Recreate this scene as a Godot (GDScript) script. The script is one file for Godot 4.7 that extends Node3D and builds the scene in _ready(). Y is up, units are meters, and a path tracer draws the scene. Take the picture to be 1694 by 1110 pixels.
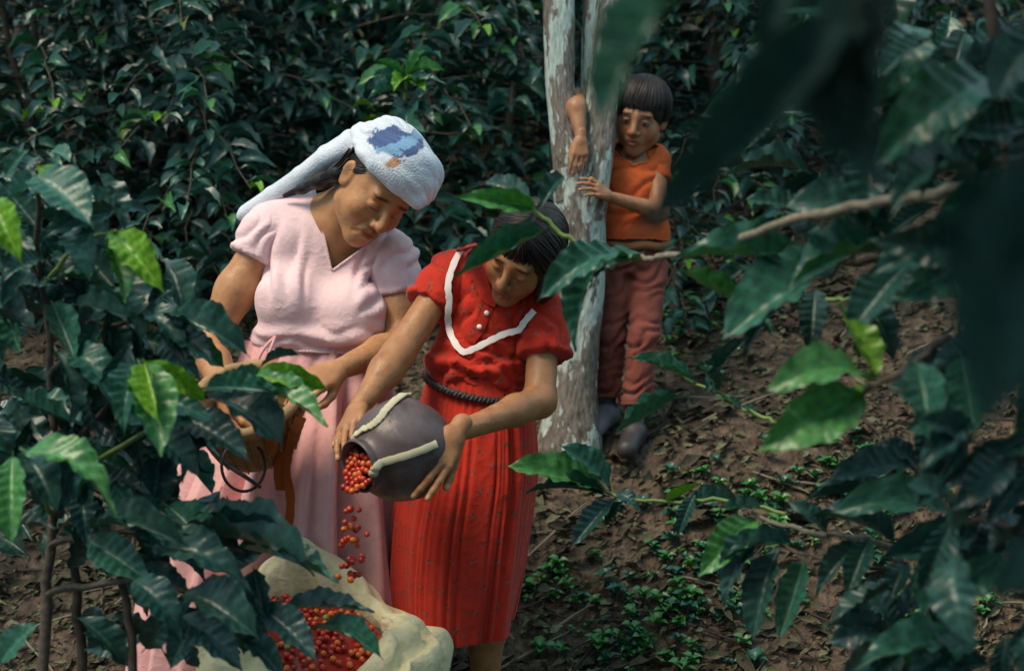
extends Node3D

# ------------------------------------------------------------------ frame
const FPX := 2311.7            # focal length in photograph pixels (50 mm lens on a 24 mm high frame)
var eye := Vector3(0, 1.5, 0)
var aim := Basis(Vector3.RIGHT, deg_to_rad(-8.0))
var rng := RandomNumberGenerator.new()
var nz := FastNoiseLite.new()
var soft := FastNoiseLite.new()
var MAT := {}
var used_names := {}

func P(x: float, y: float, d: float) -> Vector3:      # a point of the place from where it shows and how far it stands
	return eye + aim * Vector3((x - 847.0) / FPX * d, -(y - 555.0) / FPX * d, -d)

func Q(p: Vector3) -> Vector3:
	var c := aim.inverse() * (p - eye)
	return Vector3(847.0 + c.x / -c.z * FPX, 555.0 - c.y / -c.z * FPX, -c.z)

func ground_y(x: float, z: float) -> float:
	var d := -z
	var h := 0.10
	h += 0.62 * smoothstep(3.05, 4.5, d) + maxf(0.0, d - 4.3) * 0.36
	h += 0.05 * x * smoothstep(2.5, 5.0, d)
	h += nz.get_noise_2d(x * 60.0, z * 60.0) * 0.05 + nz.get_noise_2d(x * 260.0 + 40.0, z * 260.0) * 0.016
	return h

func lin(r: float, g: float, b: float) -> Color:
	return Color(r, g, b).linear_to_srgb()

# ------------------------------------------------------------------ meshes
class Shape:
	var v := PackedVector3Array()
	var n := PackedVector3Array()
	var c := PackedColorArray()
	var t := PackedVector2Array()
	var f := PackedInt32Array()
	func vert(p: Vector3, col := Color.WHITE, uv := Vector2.ZERO) -> int:
		v.append(p)
		c.append(col)
		t.append(uv)
		return v.size() - 1
	func tri(a: int, b: int, d: int) -> void:
		f.append(a)
		f.append(b)
		f.append(d)
	func quad(a: int, b: int, d: int, e: int) -> void:
		tri(a, b, d)
		tri(a, d, e)
	func add(o: Shape) -> void:
		var k := v.size()
		v.append_array(o.v)
		c.append_array(o.c)
		t.append_array(o.t)
		for i in o.f:
			f.append(i + k)
	func normals() -> void:
		n.resize(v.size())
		n.fill(Vector3.ZERO)
		for i in range(0, f.size(), 3):
			var a := v[f[i]]
			var w := (v[f[i + 2]] - a).cross(v[f[i + 1]] - a)
			n[f[i]] += w
			n[f[i + 1]] += w
			n[f[i + 2]] += w
		for i in n.size():
			n[i] = n[i].normalized() if n[i].length_squared() > 1e-20 else Vector3.UP
	func flip() -> void:
		for i in range(0, f.size(), 3):
			var k := f[i + 1]
			f[i + 1] = f[i + 2]
			f[i + 2] = k
	func shift(by: Vector3) -> void:
		for i in v.size():
			v[i] += by
	func mesh(m: Material, keep_normals := false) -> ArrayMesh:
		if not keep_normals:
			normals()
		var arr := []
		arr.resize(Mesh.ARRAY_MAX)
		arr[Mesh.ARRAY_VERTEX] = v
		arr[Mesh.ARRAY_NORMAL] = n
		arr[Mesh.ARRAY_COLOR] = c
		arr[Mesh.ARRAY_TEX_UV] = t
		arr[Mesh.ARRAY_INDEX] = f
		var am := ArrayMesh.new()
		am.add_surface_from_arrays(Mesh.PRIMITIVE_TRIANGLES, arr)
		am.surface_set_material(0, m)
		return am

# ------------------------------------------------------------------ smooth bodies (distance field, surface nets)
class Field:
	var kind := PackedInt32Array()
	var a := PackedVector3Array()
	var b := PackedVector3Array()
	var ra := PackedFloat32Array()
	var rb := PackedFloat32Array()
	var k := PackedFloat32Array()
	var op := PackedInt32Array()
	var col := PackedColorArray()
	var inv: Array[Basis] = []
	var spots := []
	func cone(A: Vector3, B: Vector3, RA: float, RB: float, K := 0.02, C := Color.WHITE, OP := 1) -> void:
		kind.append(0); a.append(A); b.append(B); ra.append(RA); rb.append(RB); k.append(K); op.append(OP); col.append(C); inv.append(Basis())
	func ball(c: Vector3, bs: Basis, r: Vector3, K := 0.02, C := Color.WHITE, OP := 1) -> void:
		kind.append(1); a.append(c); b.append(Vector3(1.0 / r.x, 1.0 / r.y, 1.0 / r.z)); ra.append(maxf(r.x, maxf(r.y, r.z))); rb.append(0); k.append(K); op.append(OP); col.append(C)
		inv.append(Basis.from_scale(Vector3(1.0 / r.x, 1.0 / r.y, 1.0 / r.z)) * bs.inverse())
	func cut(p: Vector3, n: Vector3, K := 0.006) -> void:      # takes away the side n points to
		kind.append(2); a.append(p); b.append(n.normalized()); ra.append(0); rb.append(0); k.append(K); op.append(-1); col.append(Color.WHITE); inv.append(Basis())
	func spot(c: Vector3, bs: Basis, r: Vector3, C: Color, soft := 0.3) -> void:
		spots.append([c, Basis.from_scale(Vector3(1.0 / r.x, 1.0 / r.y, 1.0 / r.z)) * bs.inverse(), C, soft])
	func dist(i: int, p: Vector3) -> float:
		var q := p - a[i]
		if kind[i] == 0:
			var ab := b[i] - a[i]
			var l := ab.length_squared()
			var t := clampf(q.dot(ab) / l, 0.0, 1.0) if l > 1e-12 else 0.0
			return (q - ab * t).length() - (ra[i] + (rb[i] - ra[i]) * t)
		if kind[i] == 1:
			q = inv[i] * q
			var k0 := q.length()
			var k1 := (q * b[i]).length()
			return k0 * (k0 - 1.0) / maxf(k1, 1e-6)
		return -q.dot(b[i])
	func at(p: Vector3, list: PackedInt32Array) -> float:
		var d := 9.0
		for i in list:
			var e := dist(i, p)
			var kk := k[i]
			if op[i] > 0:
				var h := maxf(kk - absf(d - e), 0.0) / kk
				d = minf(d, e) - h * h * kk * 0.25
			else:
				e = -e
				var h := maxf(kk - absf(d - e), 0.0) / kk
				d = maxf(d, e) + h * h * kk * 0.25
		return d
	func everything() -> PackedInt32Array:
		return PackedInt32Array(range(kind.size()))
	func near(p: Vector3, R: float) -> PackedInt32Array:
		var out := PackedInt32Array()
		for i in kind.size():
			if dist(i, p) < R + k[i] + 0.01:
				out.append(i)
		return out
	func hit(from: Vector3, way: Vector3, far: float) -> float:   # distance along a ray to the surface, or -1
		var list := everything()
		var t := 0.0
		for s in 120:
			var d := at(from + way * t, list)
			if d < 0.0006:
				return t
			t += maxf(d * 0.75, 0.0008)
			if t > far:
				break
		return -1.0
	func build(cell: float) -> Shape:
		var lo := Vector3(1e9, 1e9, 1e9)
		var hi := -lo
		for i in kind.size():
			if op[i] > 0:
				var r := Vector3.ONE * (maxf(ra[i], rb[i]) + k[i] * 0.3)
				lo = lo.min(a[i] - r)
				hi = hi.max(a[i] + r)
				if kind[i] == 0:
					lo = lo.min(b[i] - r)
					hi = hi.max(b[i] + r)
		lo -= Vector3.ONE * cell * 2.0
		hi += Vector3.ONE * cell * 2.0
		var B := 4
		var nb := Vector3i(((hi - lo) / (cell * B)).ceil()) + Vector3i.ONE
		var nx := nb.x * B
		var ny := nb.y * B
		var nzz := nb.z * B
		var val := PackedFloat32Array()
		val.resize(nx * ny * nzz)
		val.fill(1.0)
		var R := cell * B * 0.87
		var active := []
		for bz in nb.z:
			for by in nb.y:
				for bx in nb.x:
					var c := lo + Vector3(bx + 0.5, by + 0.5, bz + 0.5) * cell * B
					var list := near(c, R * 1.3)
					var some := false
					for i in list:
						if op[i] > 0:
							some = true
							break
					if not some:
						continue
					var dc := at(c, list)
					if absf(dc) > R * 1.7 + cell * 2.0:
						if dc < 0.0:
							for z in B:
								for y in B:
									for x in B:
										val[(bx * B + x) + nx * ((by * B + y) + ny * (bz * B + z))] = -1.0
						continue
					active.append(Vector3i(bx, by, bz))
					for z in B:
						for y in B:
							for x in B:
								var ix := bx * B + x
								var iy := by * B + y
								var iz := bz * B + z
								val[ix + nx * (iy + ny * iz)] = at(lo + Vector3(ix, iy, iz) * cell, list)
		var s := Shape.new()
		var ids := {}
		var step := [1, nx, nx * ny]
		var offs := [0, 1, nx, nx + 1, nx * ny, nx * ny + 1, nx * ny + nx, nx * ny + nx + 1]
		var cells := []
		for bl in active:
			for z in B:
				for y in B:
					for x in B:
						var ix: int = bl.x * B + x
						var iy: int = bl.y * B + y
						var iz: int = bl.z * B + z
						if ix >= nx - 1 or iy >= ny - 1 or iz >= nzz - 1:
							continue
						var at0 := ix + nx * (iy + ny * iz)
						var inside := 0
						for o in offs:
							if val[at0 + o] < 0.0:
								inside += 1
						if inside == 0 or inside == 8:
							continue
						var sum := Vector3.ZERO
						var cnt := 0
						for ax in 3:
							for e in 4:
								var c0 := 0
								var p := Vector3.ZERO
								var o1: int = (ax + 1) % 3
								var o2: int = (ax + 2) % 3
								if e & 1:
									c0 += step[o1]
									p[o1] = 1.0
								if e & 2:
									c0 += step[o2]
									p[o2] = 1.0
								var v0 := val[at0 + c0]
								var v1: float = val[at0 + c0 + step[ax]]
								if (v0 < 0.0) != (v1 < 0.0):
									p[ax] = v0 / (v0 - v1)
									sum += p
									cnt += 1
						var w := lo + (Vector3(ix, iy, iz) + sum / cnt) * cell
						ids[at0] = s.vert(w)
						cells.append(at0)
		for at0 in cells:
			for ax in 3:
				var v0: float = val[at0]
				var v1: float = val[at0 + step[ax]]
				if (v0 < 0.0) == (v1 < 0.0):
					continue
				var u: int = step[(ax + 1) % 3]
				var w: int = step[(ax + 2) % 3]
				if not (ids.has(at0 - u) and ids.has(at0 - w) and ids.has(at0 - u - w)):
					continue
				if v0 < 0.0:
					s.quad(ids[at0], ids[at0 - w], ids[at0 - u - w], ids[at0 - u])
				else:
					s.quad(ids[at0], ids[at0 - u], ids[at0 - u - w], ids[at0 - w])
		# colours: that of the nearest piece, then the painted spots
		for i in s.v.size():
			var p := s.v[i]
			var best := 9.0
			var cc := Color.WHITE
			for j in kind.size():
				if op[j] > 0:
					var e := dist(j, p)
					if e < best:
						best = e
						cc = col[j]
			for sp in spots:
				var q: float = (sp[1] * (p - sp[0])).length()
				if q < 1.0 + sp[3]:
					cc = cc.lerp(sp[2], clampf((1.0 + sp[3] - q) / (2.0 * sp[3]), 0.0, 1.0))
			s.c[i] = cc
		return s

func clip(s: Shape, keep: Callable, hem := 0.0, hem_color := Color.WHITE) -> Shape:   # cuts a surface where keep() turns negative
	var g := PackedFloat32Array()
	g.resize(s.v.size())
	for i in s.v.size():
		g[i] = keep.call(s.v[i])
	var o := Shape.new()
	o.v = s.v.duplicate()
	o.c = s.c.duplicate()
	o.t = s.t.duplicate()
	var mids := {}
	var rims := []
	for i in range(0, s.f.size(), 3):
		var tri := [s.f[i], s.f[i + 1], s.f[i + 2]]
		var poly := []
		var cuts := []
		for e in 3:
			var p: int = tri[e]
			var q: int = tri[(e + 1) % 3]
			if g[p] >= 0.0:
				poly.append(p)
			if (g[p] >= 0.0) != (g[q] >= 0.0):
				var key := mini(p, q) * 1000003 + maxi(p, q)
				if not mids.has(key):
					var t := g[p] / (g[p] - g[q])
					mids[key] = o.vert(s.v[p].lerp(s.v[q], t), s.c[p].lerp(s.c[q], t), s.t[p].lerp(s.t[q], t))
				poly.append(mids[key])
				cuts.append(mids[key])
		for e in range(1, poly.size() - 1):
			o.tri(poly[0], poly[e], poly[e + 1])
		if cuts.size() == 2:
			rims.append([o.v[cuts[0]], o.v[cuts[1]]])
	if hem > 0.0:
		for r in rims:
			if (r[0] - r[1]).length() > 1e-4:
				tube(o, [r[0], r[1]], [hem, hem], 5, hem_color)
	return o

func tidy(s: Shape) -> Shape:      # drops the corners that no face uses
	var o := Shape.new()
	var to := {}
	for i in s.f:
		if not to.has(i):
			to[i] = o.vert(s.v[i], s.c[i], s.t[i])
		o.f.append(to[i])
	return o

func displace(s: Shape, by: Callable) -> void:
	s.normals()
	for i in s.v.size():
		s.v[i] += s.n[i] * by.call(s.v[i], s.n[i])

func tube(s: Shape, pts: Array, radii: Array, sides := 8, col := Color.WHITE, caps := true, flat := 1.0, up := Vector3.ZERO) -> void:
	var rings := []
	var side := Vector3.ZERO
	var run := 0.0
	for i in pts.size():
		var d: Vector3 = (pts[mini(i + 1, pts.size() - 1)] - pts[maxi(i - 1, 0)]).normalized()
		if up != Vector3.ZERO:
			side = d.cross(up).normalized()
		elif side == Vector3.ZERO:
			side = d.cross(Vector3.UP if absf(d.y) < 0.9 else Vector3.RIGHT).normalized()
		else:
			side = (side - d * side.dot(d)).normalized()
		var oth := side.cross(d)
		if i > 0:
			run += (pts[i] - pts[i - 1]).length()
		var ring := []
		for k in sides + 1:
			var an := TAU * k / sides
			ring.append(s.vert(pts[i] + (side * cos(an) + oth * sin(an) * flat) * radii[i], col, Vector2(float(k) / sides, run)))
		rings.append(ring)
	for i in pts.size() - 1:
		for k in sides:
			s.quad(rings[i][k], rings[i + 1][k], rings[i + 1][k + 1], rings[i][k + 1])
	if caps:
		for e in [0, pts.size() - 1]:
			var m := s.vert(pts[e], col, Vector2(0.5, run if e else 0.0))
			for k in sides:
				if e == 0:
					s.tri(m, rings[e][k], rings[e][k + 1])
				else:
					s.tri(m, rings[e][k + 1], rings[e][k])

func smooth_path(pts: Array, per := 6) -> Array:
	var out := []
	for i in pts.size() - 1:
		var a = pts[maxi(i - 1, 0)]
		var b = pts[i]
		var c = pts[i + 1]
		var d = pts[mini(i + 2, pts.size() - 1)]
		for k in per:
			var t := float(k) / per
			out.append(b.cubic_interpolate(c, a, d, t))
	out.append(pts[-1])
	return out

func fade(a: float, b: float, n: int, power := 1.0) -> Array:
	var out := []
	for i in n:
		out.append(lerpf(a, b, pow(float(i) / maxi(n - 1, 1), power)))
	return out

# ------------------------------------------------------------------ nodes
func numbered(called: String) -> String:
	used_names[called] = used_names.get(called, -1) + 1
	return called if used_names[called] == 0 else "%s_%03d" % [called, used_names[called]]

func thing(called: String, label: String, category: String, where: Vector3, group := "") -> Node3D:
	var o := Node3D.new()
	o.name = numbered(called)
	add_child(o)
	o.position = where
	o.set_meta("label", label)
	o.set_meta("category", category)
	if group:
		o.set_meta("group", group)
	return o

func part(called: String, s: Shape, m: Material, parent: Node3D, label := "", off := Vector3.INF) -> MeshInstance3D:
	var o := MeshInstance3D.new()
	o.name = called
	if off == Vector3.INF:
		off = parent.position if parent.get_parent() == self else (parent.get_parent() as Node3D).position
	if off != Vector3.ZERO:
		s.shift(-off)
	o.mesh = s.mesh(m)
	parent.add_child(o, true)
	if label:
		o.set_meta("label", label)
	return o

func place(called: String, mesh: Mesh, m: Material, parent: Node, t: Transform3D) -> MeshInstance3D:
	var o := MeshInstance3D.new()
	o.name = called
	o.mesh = mesh
	if m:
		o.material_override = m
	o.transform = t
	parent.add_child(o, true)
	return o

# ------------------------------------------------------------------ materials
func noise_tex(freq: float, size: int, ramp := [], normal := false, octaves := 4, strength := 4.0, sd := 1) -> NoiseTexture2D:
	var n := FastNoiseLite.new()
	n.seed = sd
	n.frequency = freq
	n.fractal_octaves = octaves
	var t := NoiseTexture2D.new()
	t.width = size
	t.height = size
	t.seamless = true
	t.noise = n
	if normal:
		t.as_normal_map = true
		t.bump_strength = strength
	if ramp:
		var g := Gradient.new()
		var offs := PackedFloat32Array()
		var cols := PackedColorArray()
		for r in ramp:
			offs.append(r[0])
			cols.append(r[1])
		g.offsets = offs
		g.colors = cols
		t.color_ramp = g
	return t

func mat(name_: String, c: Color, rough := 0.8, spec := 0.5) -> StandardMaterial3D:
	var m := StandardMaterial3D.new()
	m.resource_name = name_
	m.albedo_color = c
	m.roughness = rough
	m.metallic_specular = spec
	m.cull_mode = BaseMaterial3D.CULL_DISABLED
	MAT[name_] = m
	return m

func grey(v: float) -> Color:
	return Color(v, v, v)

func leaf_texture(sd: int, veins: int) -> ImageTexture:
	var w := 128
	var h := 256
	var im := Image.create(w, h, false, Image.FORMAT_RGB8)
	var n := FastNoiseLite.new()
	n.seed = sd
	n.frequency = 0.03
	for y in h:
		for x in w:
			var v := absf((x + 0.5) / w * 2.0 - 1.0)
			var u := (y + 0.5) / h
			var b := 0.72 + n.get_noise_2d(x * 1.4, y) * 0.22 + n.get_noise_2d(x * 6.0, y * 6.0 + 300) * 0.12
			var ph := fposmod(veins * (u - 0.13 * v), 1.0)
			var ve := maxf(0.0, 1.0 - absf(ph - 0.5) / 0.06) * (1.0 - v) * 0.12
			var mid := maxf(0.0, 1.0 - v / 0.04) * 0.16
			b = clampf(b + maxf(ve, mid), 0.0, 1.0)
			var yel := clampf(maxf(ve, mid) * 1.2 + n.get_noise_2d(x * 0.7 + 900, y * 0.7) * 0.12, -0.1, 0.4)
			var c := Color(b * (0.88 + yel * 0.5), b, b * (0.95 - yel * 0.5))
			# a few brown nibbles and flecks of dirt
			if n.get_noise_2d(x * 3.0 + 50.0, y * 3.0 + 700.0) > 0.47:
				c = c.lerp(Color(0.75, 0.55, 0.4), 0.45)
			im.set_pixel(x, y, c)
	return ImageTexture.create_from_image(im)

func make_materials() -> void:
	var lt := [leaf_texture(3, 9), leaf_texture(11, 8)]
	var tones := {
		"deep": [Vector3(0.022, 0.070, 0.065), 0.37], "blue": [Vector3(0.028, 0.074, 0.080), 0.35], "mid": [Vector3(0.027, 0.085, 0.080), 0.37],
		"worn": [Vector3(0.13, 0.13, 0.035), 0.55], "under": [Vector3(0.024, 0.074, 0.066), 0.75], "light": [Vector3(0.042, 0.138, 0.112), 0.38], "fresh": [Vector3(0.085, 0.235, 0.080), 0.36], "young": [Vector3(0.190, 0.340, 0.035), 0.34]}
	var i := 0
	for k in tones:
		var v: Vector3 = tones[k][0] * 1.75
		var m := mat("leaf_" + k, lin(v.x, v.y, v.z), tones[k][1], 0.5)
		m.albedo_texture = lt[i % 2]
		m.backlight_enabled = true
		m.backlight = lin(0.20, 0.30, 0.06) if k in ["fresh", "young", "light"] else lin(0.07, 0.11, 0.04)
		i += 1
	var skin_n := noise_tex(0.12, 256, [], true, 4, 2.0, 5)
	var skin_a := noise_tex(0.02, 256, [[0.0, Color(0.80, 0.74, 0.72)], [0.5, Color(0.93, 0.92, 0.92)], [1.0, grey(1.0)]], false, 4, 1.0, 6)
	var m := mat("skin", Color.WHITE, 0.52, 0.42)
	m.vertex_color_use_as_albedo = true
	m.uv1_triplanar = true
	m.uv1_scale = Vector3.ONE * 5.0
	m.albedo_texture = skin_a
	m.normal_enabled = true
	m.normal_texture = skin_n
	m.normal_scale = 0.45
	m.roughness_texture = noise_tex(0.04, 256, [[0.0, grey(0.72)], [1.0, grey(1.0)]], false, 4, 1.0, 7)
	m.subsurf_scatter_enabled = true
	m.subsurf_scatter_strength = 0.08
	var crease := noise_tex(0.010, 512, [], true, 4, 9.0, 61)
	(crease.noise as FastNoiseLite).fractal_type = FastNoiseLite.FRACTAL_RIDGED
	var weave := weave_normal()
	for d in [["pink_cloth", Vector3(0.80, 0.575, 0.605), 0.9], ["rose_cloth", Vector3(0.74, 0.41, 0.41), 0.9], ["red_cloth", Vector3(0.62, 0.042, 0.026), 0.88], ["orange_cloth", Vector3(0.56, 0.105, 0.03), 0.92], ["brown_cloth", Vector3(0.20, 0.062, 0.048), 0.92],  # the skirt pink is the blouse fabric with shade put into its colour
			["sack_cloth", Vector3(0.74, 0.71, 0.50), 0.95], ["white_trim", Vector3(0.82, 0.76, 0.74), 0.85], ["towel", Vector3(0.80, 0.84, 0.90), 0.97], ["strap", Vector3(0.52, 0.50, 0.36), 0.9], ["sash", Vector3(0.34, 0.085, 0.022), 0.9], ["hem_brown", Vector3(0.22, 0.10, 0.05), 0.92], ["sock", Vector3(0.14, 0.14, 0.17), 0.95]]:
		m = mat(d[0], lin(d[1].x, d[1].y, d[1].z), d[2], 0.25)
		m.normal_enabled = true
		m.normal_texture = weave if d[0] in ["white_trim", "strap", "sock"] else crease
		m.normal_scale = 0.9 if d[0] == "sack_cloth" else 0.45
		m.uv1_triplanar = true
		m.uv1_scale = Vector3.ONE * (9.0 if d[0] in ["white_trim", "strap", "sock"] else 4.0)
		m.rim_enabled = true
		m.rim = 0.25
		m.rim_tint = 0.6
		m.albedo_texture = noise_tex(0.012, 256, [[0.0, grey(0.93)], [0.5, grey(0.98)], [1.0, grey(1.0)]], false, 5, 1.0, 20 + m.resource_name.length())
	MAT.sack_cloth.albedo_texture = noise_tex(0.012, 512, [[0.0, Color(0.84, 0.80, 0.70)], [0.45, Color(0.97, 0.95, 0.91)], [1.0, grey(1.0)]], false, 5, 1.0, 62)
	MAT.sack_cloth.backlight_enabled = true
	MAT.sack_cloth.backlight = lin(0.15, 0.14, 0.08)
	MAT.towel.vertex_color_use_as_albedo = true
	MAT.towel.albedo_color = Color.WHITE
	MAT.towel.normal_texture = noise_tex(0.16, 256, [], true, 3, 6.0, 9)
	MAT.towel.normal_scale = 0.4
	# small dark sprigs printed on the red cotton
	MAT.red_cloth.albedo_texture = sprig_print()
	MAT.red_cloth.albedo_color = Color.WHITE
	MAT.red_cloth.uv1_scale = Vector3.ONE * 2.5
	m = mat("hair", lin(0.014, 0.010, 0.010), 0.48, 0.45)
	m.vertex_color_use_as_albedo = true
	m = mat("button", lin(0.85, 0.83, 0.8), 0.3)
	m = mat("leather", lin(0.035, 0.028, 0.028), 0.6)
	m = mat("shoe", lin(0.03, 0.026, 0.028), 0.55)
	m = mat("jug", lin(0.12, 0.10, 0.105), 0.5, 0.5)
	m.albedo_texture = noise_tex(0.01, 512, [[0.0, Color(0.62, 0.5, 0.42)], [0.5, Color(0.9, 0.86, 0.88)], [1.0, Color(1, 0.98, 1)]], false, 5, 1.0, 31)
	m.uv1_triplanar = true
	m.uv1_scale = Vector3.ONE * 3.0
	m.roughness_texture = noise_tex(0.02, 256, [[0.0, grey(0.7)], [1.0, grey(1.0)]], false, 5, 1.0, 32)
	m.normal_enabled = true
	m.normal_texture = noise_tex(0.03, 512, [], true, 5, 5.0, 34)
	m.normal_scale = 0.5
	m = mat("cherry_red", lin(0.50, 0.045, 0.018), 0.3)
	m = mat("cherry_deep", lin(0.30, 0.022, 0.014), 0.3)
	m = mat("cherry_orange", lin(0.62, 0.14, 0.025), 0.32)
	m = mat("cherry_green", lin(0.13, 0.26, 0.05), 0.34)
	m = mat("palm_weave", lin(0.52, 0.33, 0.16), 0.75, 0.4)
	m.albedo_texture = noise_tex(0.02, 256, [[0.0, grey(0.68)], [1.0, grey(1.0)]], false, 5, 1.0, 33)
	m.uv1_triplanar = true
	m.uv1_scale = Vector3(3, 12, 3)
	m = mat("wire", lin(0.03, 0.03, 0.035), 0.5)
	# bark with pale lichen
	m = mat("bark", Color.WHITE, 0.93, 0.3)
	m.albedo_texture = bark_picture()
	m.uv1_scale = Vector3(1, 1, 1)
	m.heightmap_enabled = true
	m.heightmap_texture = noise_tex(0.03, 512, [], false, 5, 1.0, 41)
	m.heightmap_scale = 0.5
	m = mat("twig", lin(0.13, 0.105, 0.082), 0.85)
	m.albedo_texture = noise_tex(0.03, 256, [[0.0, grey(0.5)], [1.0, grey(1.0)]], false, 5, 1.0, 42)
	m.uv1_triplanar = true
	m.uv1_scale = Vector3.ONE * 8.0
	m = mat("pale_twig", lin(0.34, 0.30, 0.22), 0.85)
	m.albedo_texture = MAT.twig.albedo_texture
	m.uv1_triplanar = true
	m.uv1_scale = Vector3.ONE * 10.0
	m = mat("green_twig", lin(0.15, 0.24, 0.06), 0.6)
	m = mat("dark_trunk", lin(0.07, 0.055, 0.042), 0.9)
	m.albedo_texture = MAT.twig.albedo_texture
	m.uv1_triplanar = true
	m.uv1_scale = Vector3.ONE * 3.0
	m = mat("soil", Color.WHITE, 0.96, 0.25)
	m.albedo_texture = noise_tex(0.02, 1024, [[0.0, lin(0.030, 0.022, 0.017)], [0.4, lin(0.074, 0.054, 0.041)], [0.62, lin(0.118, 0.088, 0.065)], [1.0, lin(0.22, 0.17, 0.125)]], false, 6, 1.0, 51)
	m.uv1_triplanar = true
	m.uv1_world_triplanar = true
	m.uv1_scale = Vector3.ONE * 0.9
	m.heightmap_enabled = true
	m.heightmap_texture = noise_tex(0.04, 1024, [], false, 6, 1.0, 52)
	m.heightmap_scale = 2.0
	var j := 0
	for c in [Vector3(0.14, 0.094, 0.064), Vector3(0.23, 0.17, 0.11), Vector3(0.085, 0.06, 0.047), Vector3(0.34, 0.27, 0.18)]:
		m = mat("dry_leaf_%d" % j, lin(c.x, c.y, c.z), 0.8, 0.4)
		m.albedo_texture = lt[1]
		j += 1

func weave_normal() -> ImageTexture:
	var im := Image.create(256, 256, false, Image.FORMAT_RGB8)
	var n := FastNoiseLite.new()
	n.frequency = 0.02
	for y in 256:
		for x in 256:
			var h := 0.5 + 0.2 * sin(x * TAU / 4.0) * (1 if (y / 2) % 2 else -1) + n.get_noise_2d(x, y) * 0.3
			im.set_pixel(x, y, grey(clampf(h, 0, 1)))
	im.bump_map_to_normal_map(1.5)
	return ImageTexture.create_from_image(im)

func sprig_print() -> ImageTexture:
	var w := 512
	var im := Image.create(w, w, false, Image.FORMAT_RGB8)
	var n := FastNoiseLite.new()
	n.frequency = 0.015
	for y in w:
		for x in w:
			var k := 0.9 + n.get_noise_2d(x, y) * 0.16
			im.set_pixel(x, y, lin(0.52 * k, 0.034 * k, 0.018 * k))
	var r := RandomNumberGenerator.new()
	r.seed = 77
	for gy in 8:
		for gx in 8:
			var cx := gx * 64 + 32 + r.randi_range(-14, 14) + (32 if gy % 2 else 0)
			var cy := gy * 64 + 32 + r.randi_range(-14, 14)
			var an := r.randf() * TAU
			for pet in 5:
				var px := cx + cos(an + pet * 1.3) * (3 + pet * 1.4)
				var py := cy + sin(an + pet * 1.3) * (3 + pet * 1.4)
				for dy in range(-4, 5):
					for dx in range(-4, 5):
						if dx * dx + dy * dy < 13:
							im.set_pixel(posmod(int(px) + dx, w), posmod(int(py) + dy, w), lin(0.10, 0.045, 0.04) if pet % 3 else lin(0.20, 0.10, 0.07))
	return ImageTexture.create_from_image(im)

func bark_picture() -> ImageTexture:
	var w := 512
	var h := 1024
	var im := Image.create(w, h, false, Image.FORMAT_RGB8)
	var n := FastNoiseLite.new()
	n.frequency = 0.011
	n.fractal_octaves = 5
	var spots := FastNoiseLite.new()
	spots.seed = 4
	spots.noise_type = FastNoiseLite.TYPE_CELLULAR
	spots.cellular_return_type = FastNoiseLite.RETURN_DISTANCE
	spots.frequency = 0.036
	for y in h:
		for x in w:
			var an := float(x) / w * TAU
			var px := cos(an) * 85.0
			var pz := sin(an) * 85.0
			var py := y * 0.75
			var b := n.get_noise_3d(px * 1.0, py * 0.5, pz)
			var fine := n.get_noise_3d(px * 6.0, py * 4.0 + 500.0, pz * 6.0)
			var c := Color(0.095, 0.080, 0.068).lerp(Color(0.22, 0.195, 0.17), clampf(0.5 + fine * 1.1 + b * 0.6, 0, 1))
			var cover := n.get_noise_3d(px * 0.8 + 200.0, py * 0.5, pz * 0.8)
			var sd := spots.get_noise_3d(px, py * 0.9, pz) + 1.0 + fine * 0.25
			var th := 0.52 + cover * 0.8
			if sd < th:
				c = c.lerp(Color(0.50, 0.58, 0.55).lerp(Color(0.30, 0.38, 0.34), clampf(0.5 + fine, 0, 1)), clampf((th - sd) / 0.10, 0, 0.92))
			im.set_pixel(x, y, c.linear_to_srgb())
	return ImageTexture.create_from_image(im)

# ------------------------------------------------------------------ people: pieces
func face_basis(forward: Vector3, up: Vector3) -> Basis:
	var z := forward.normalized()
	var x := up.cross(z).normalized()
	return Basis(x, z.cross(x), z)

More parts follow.
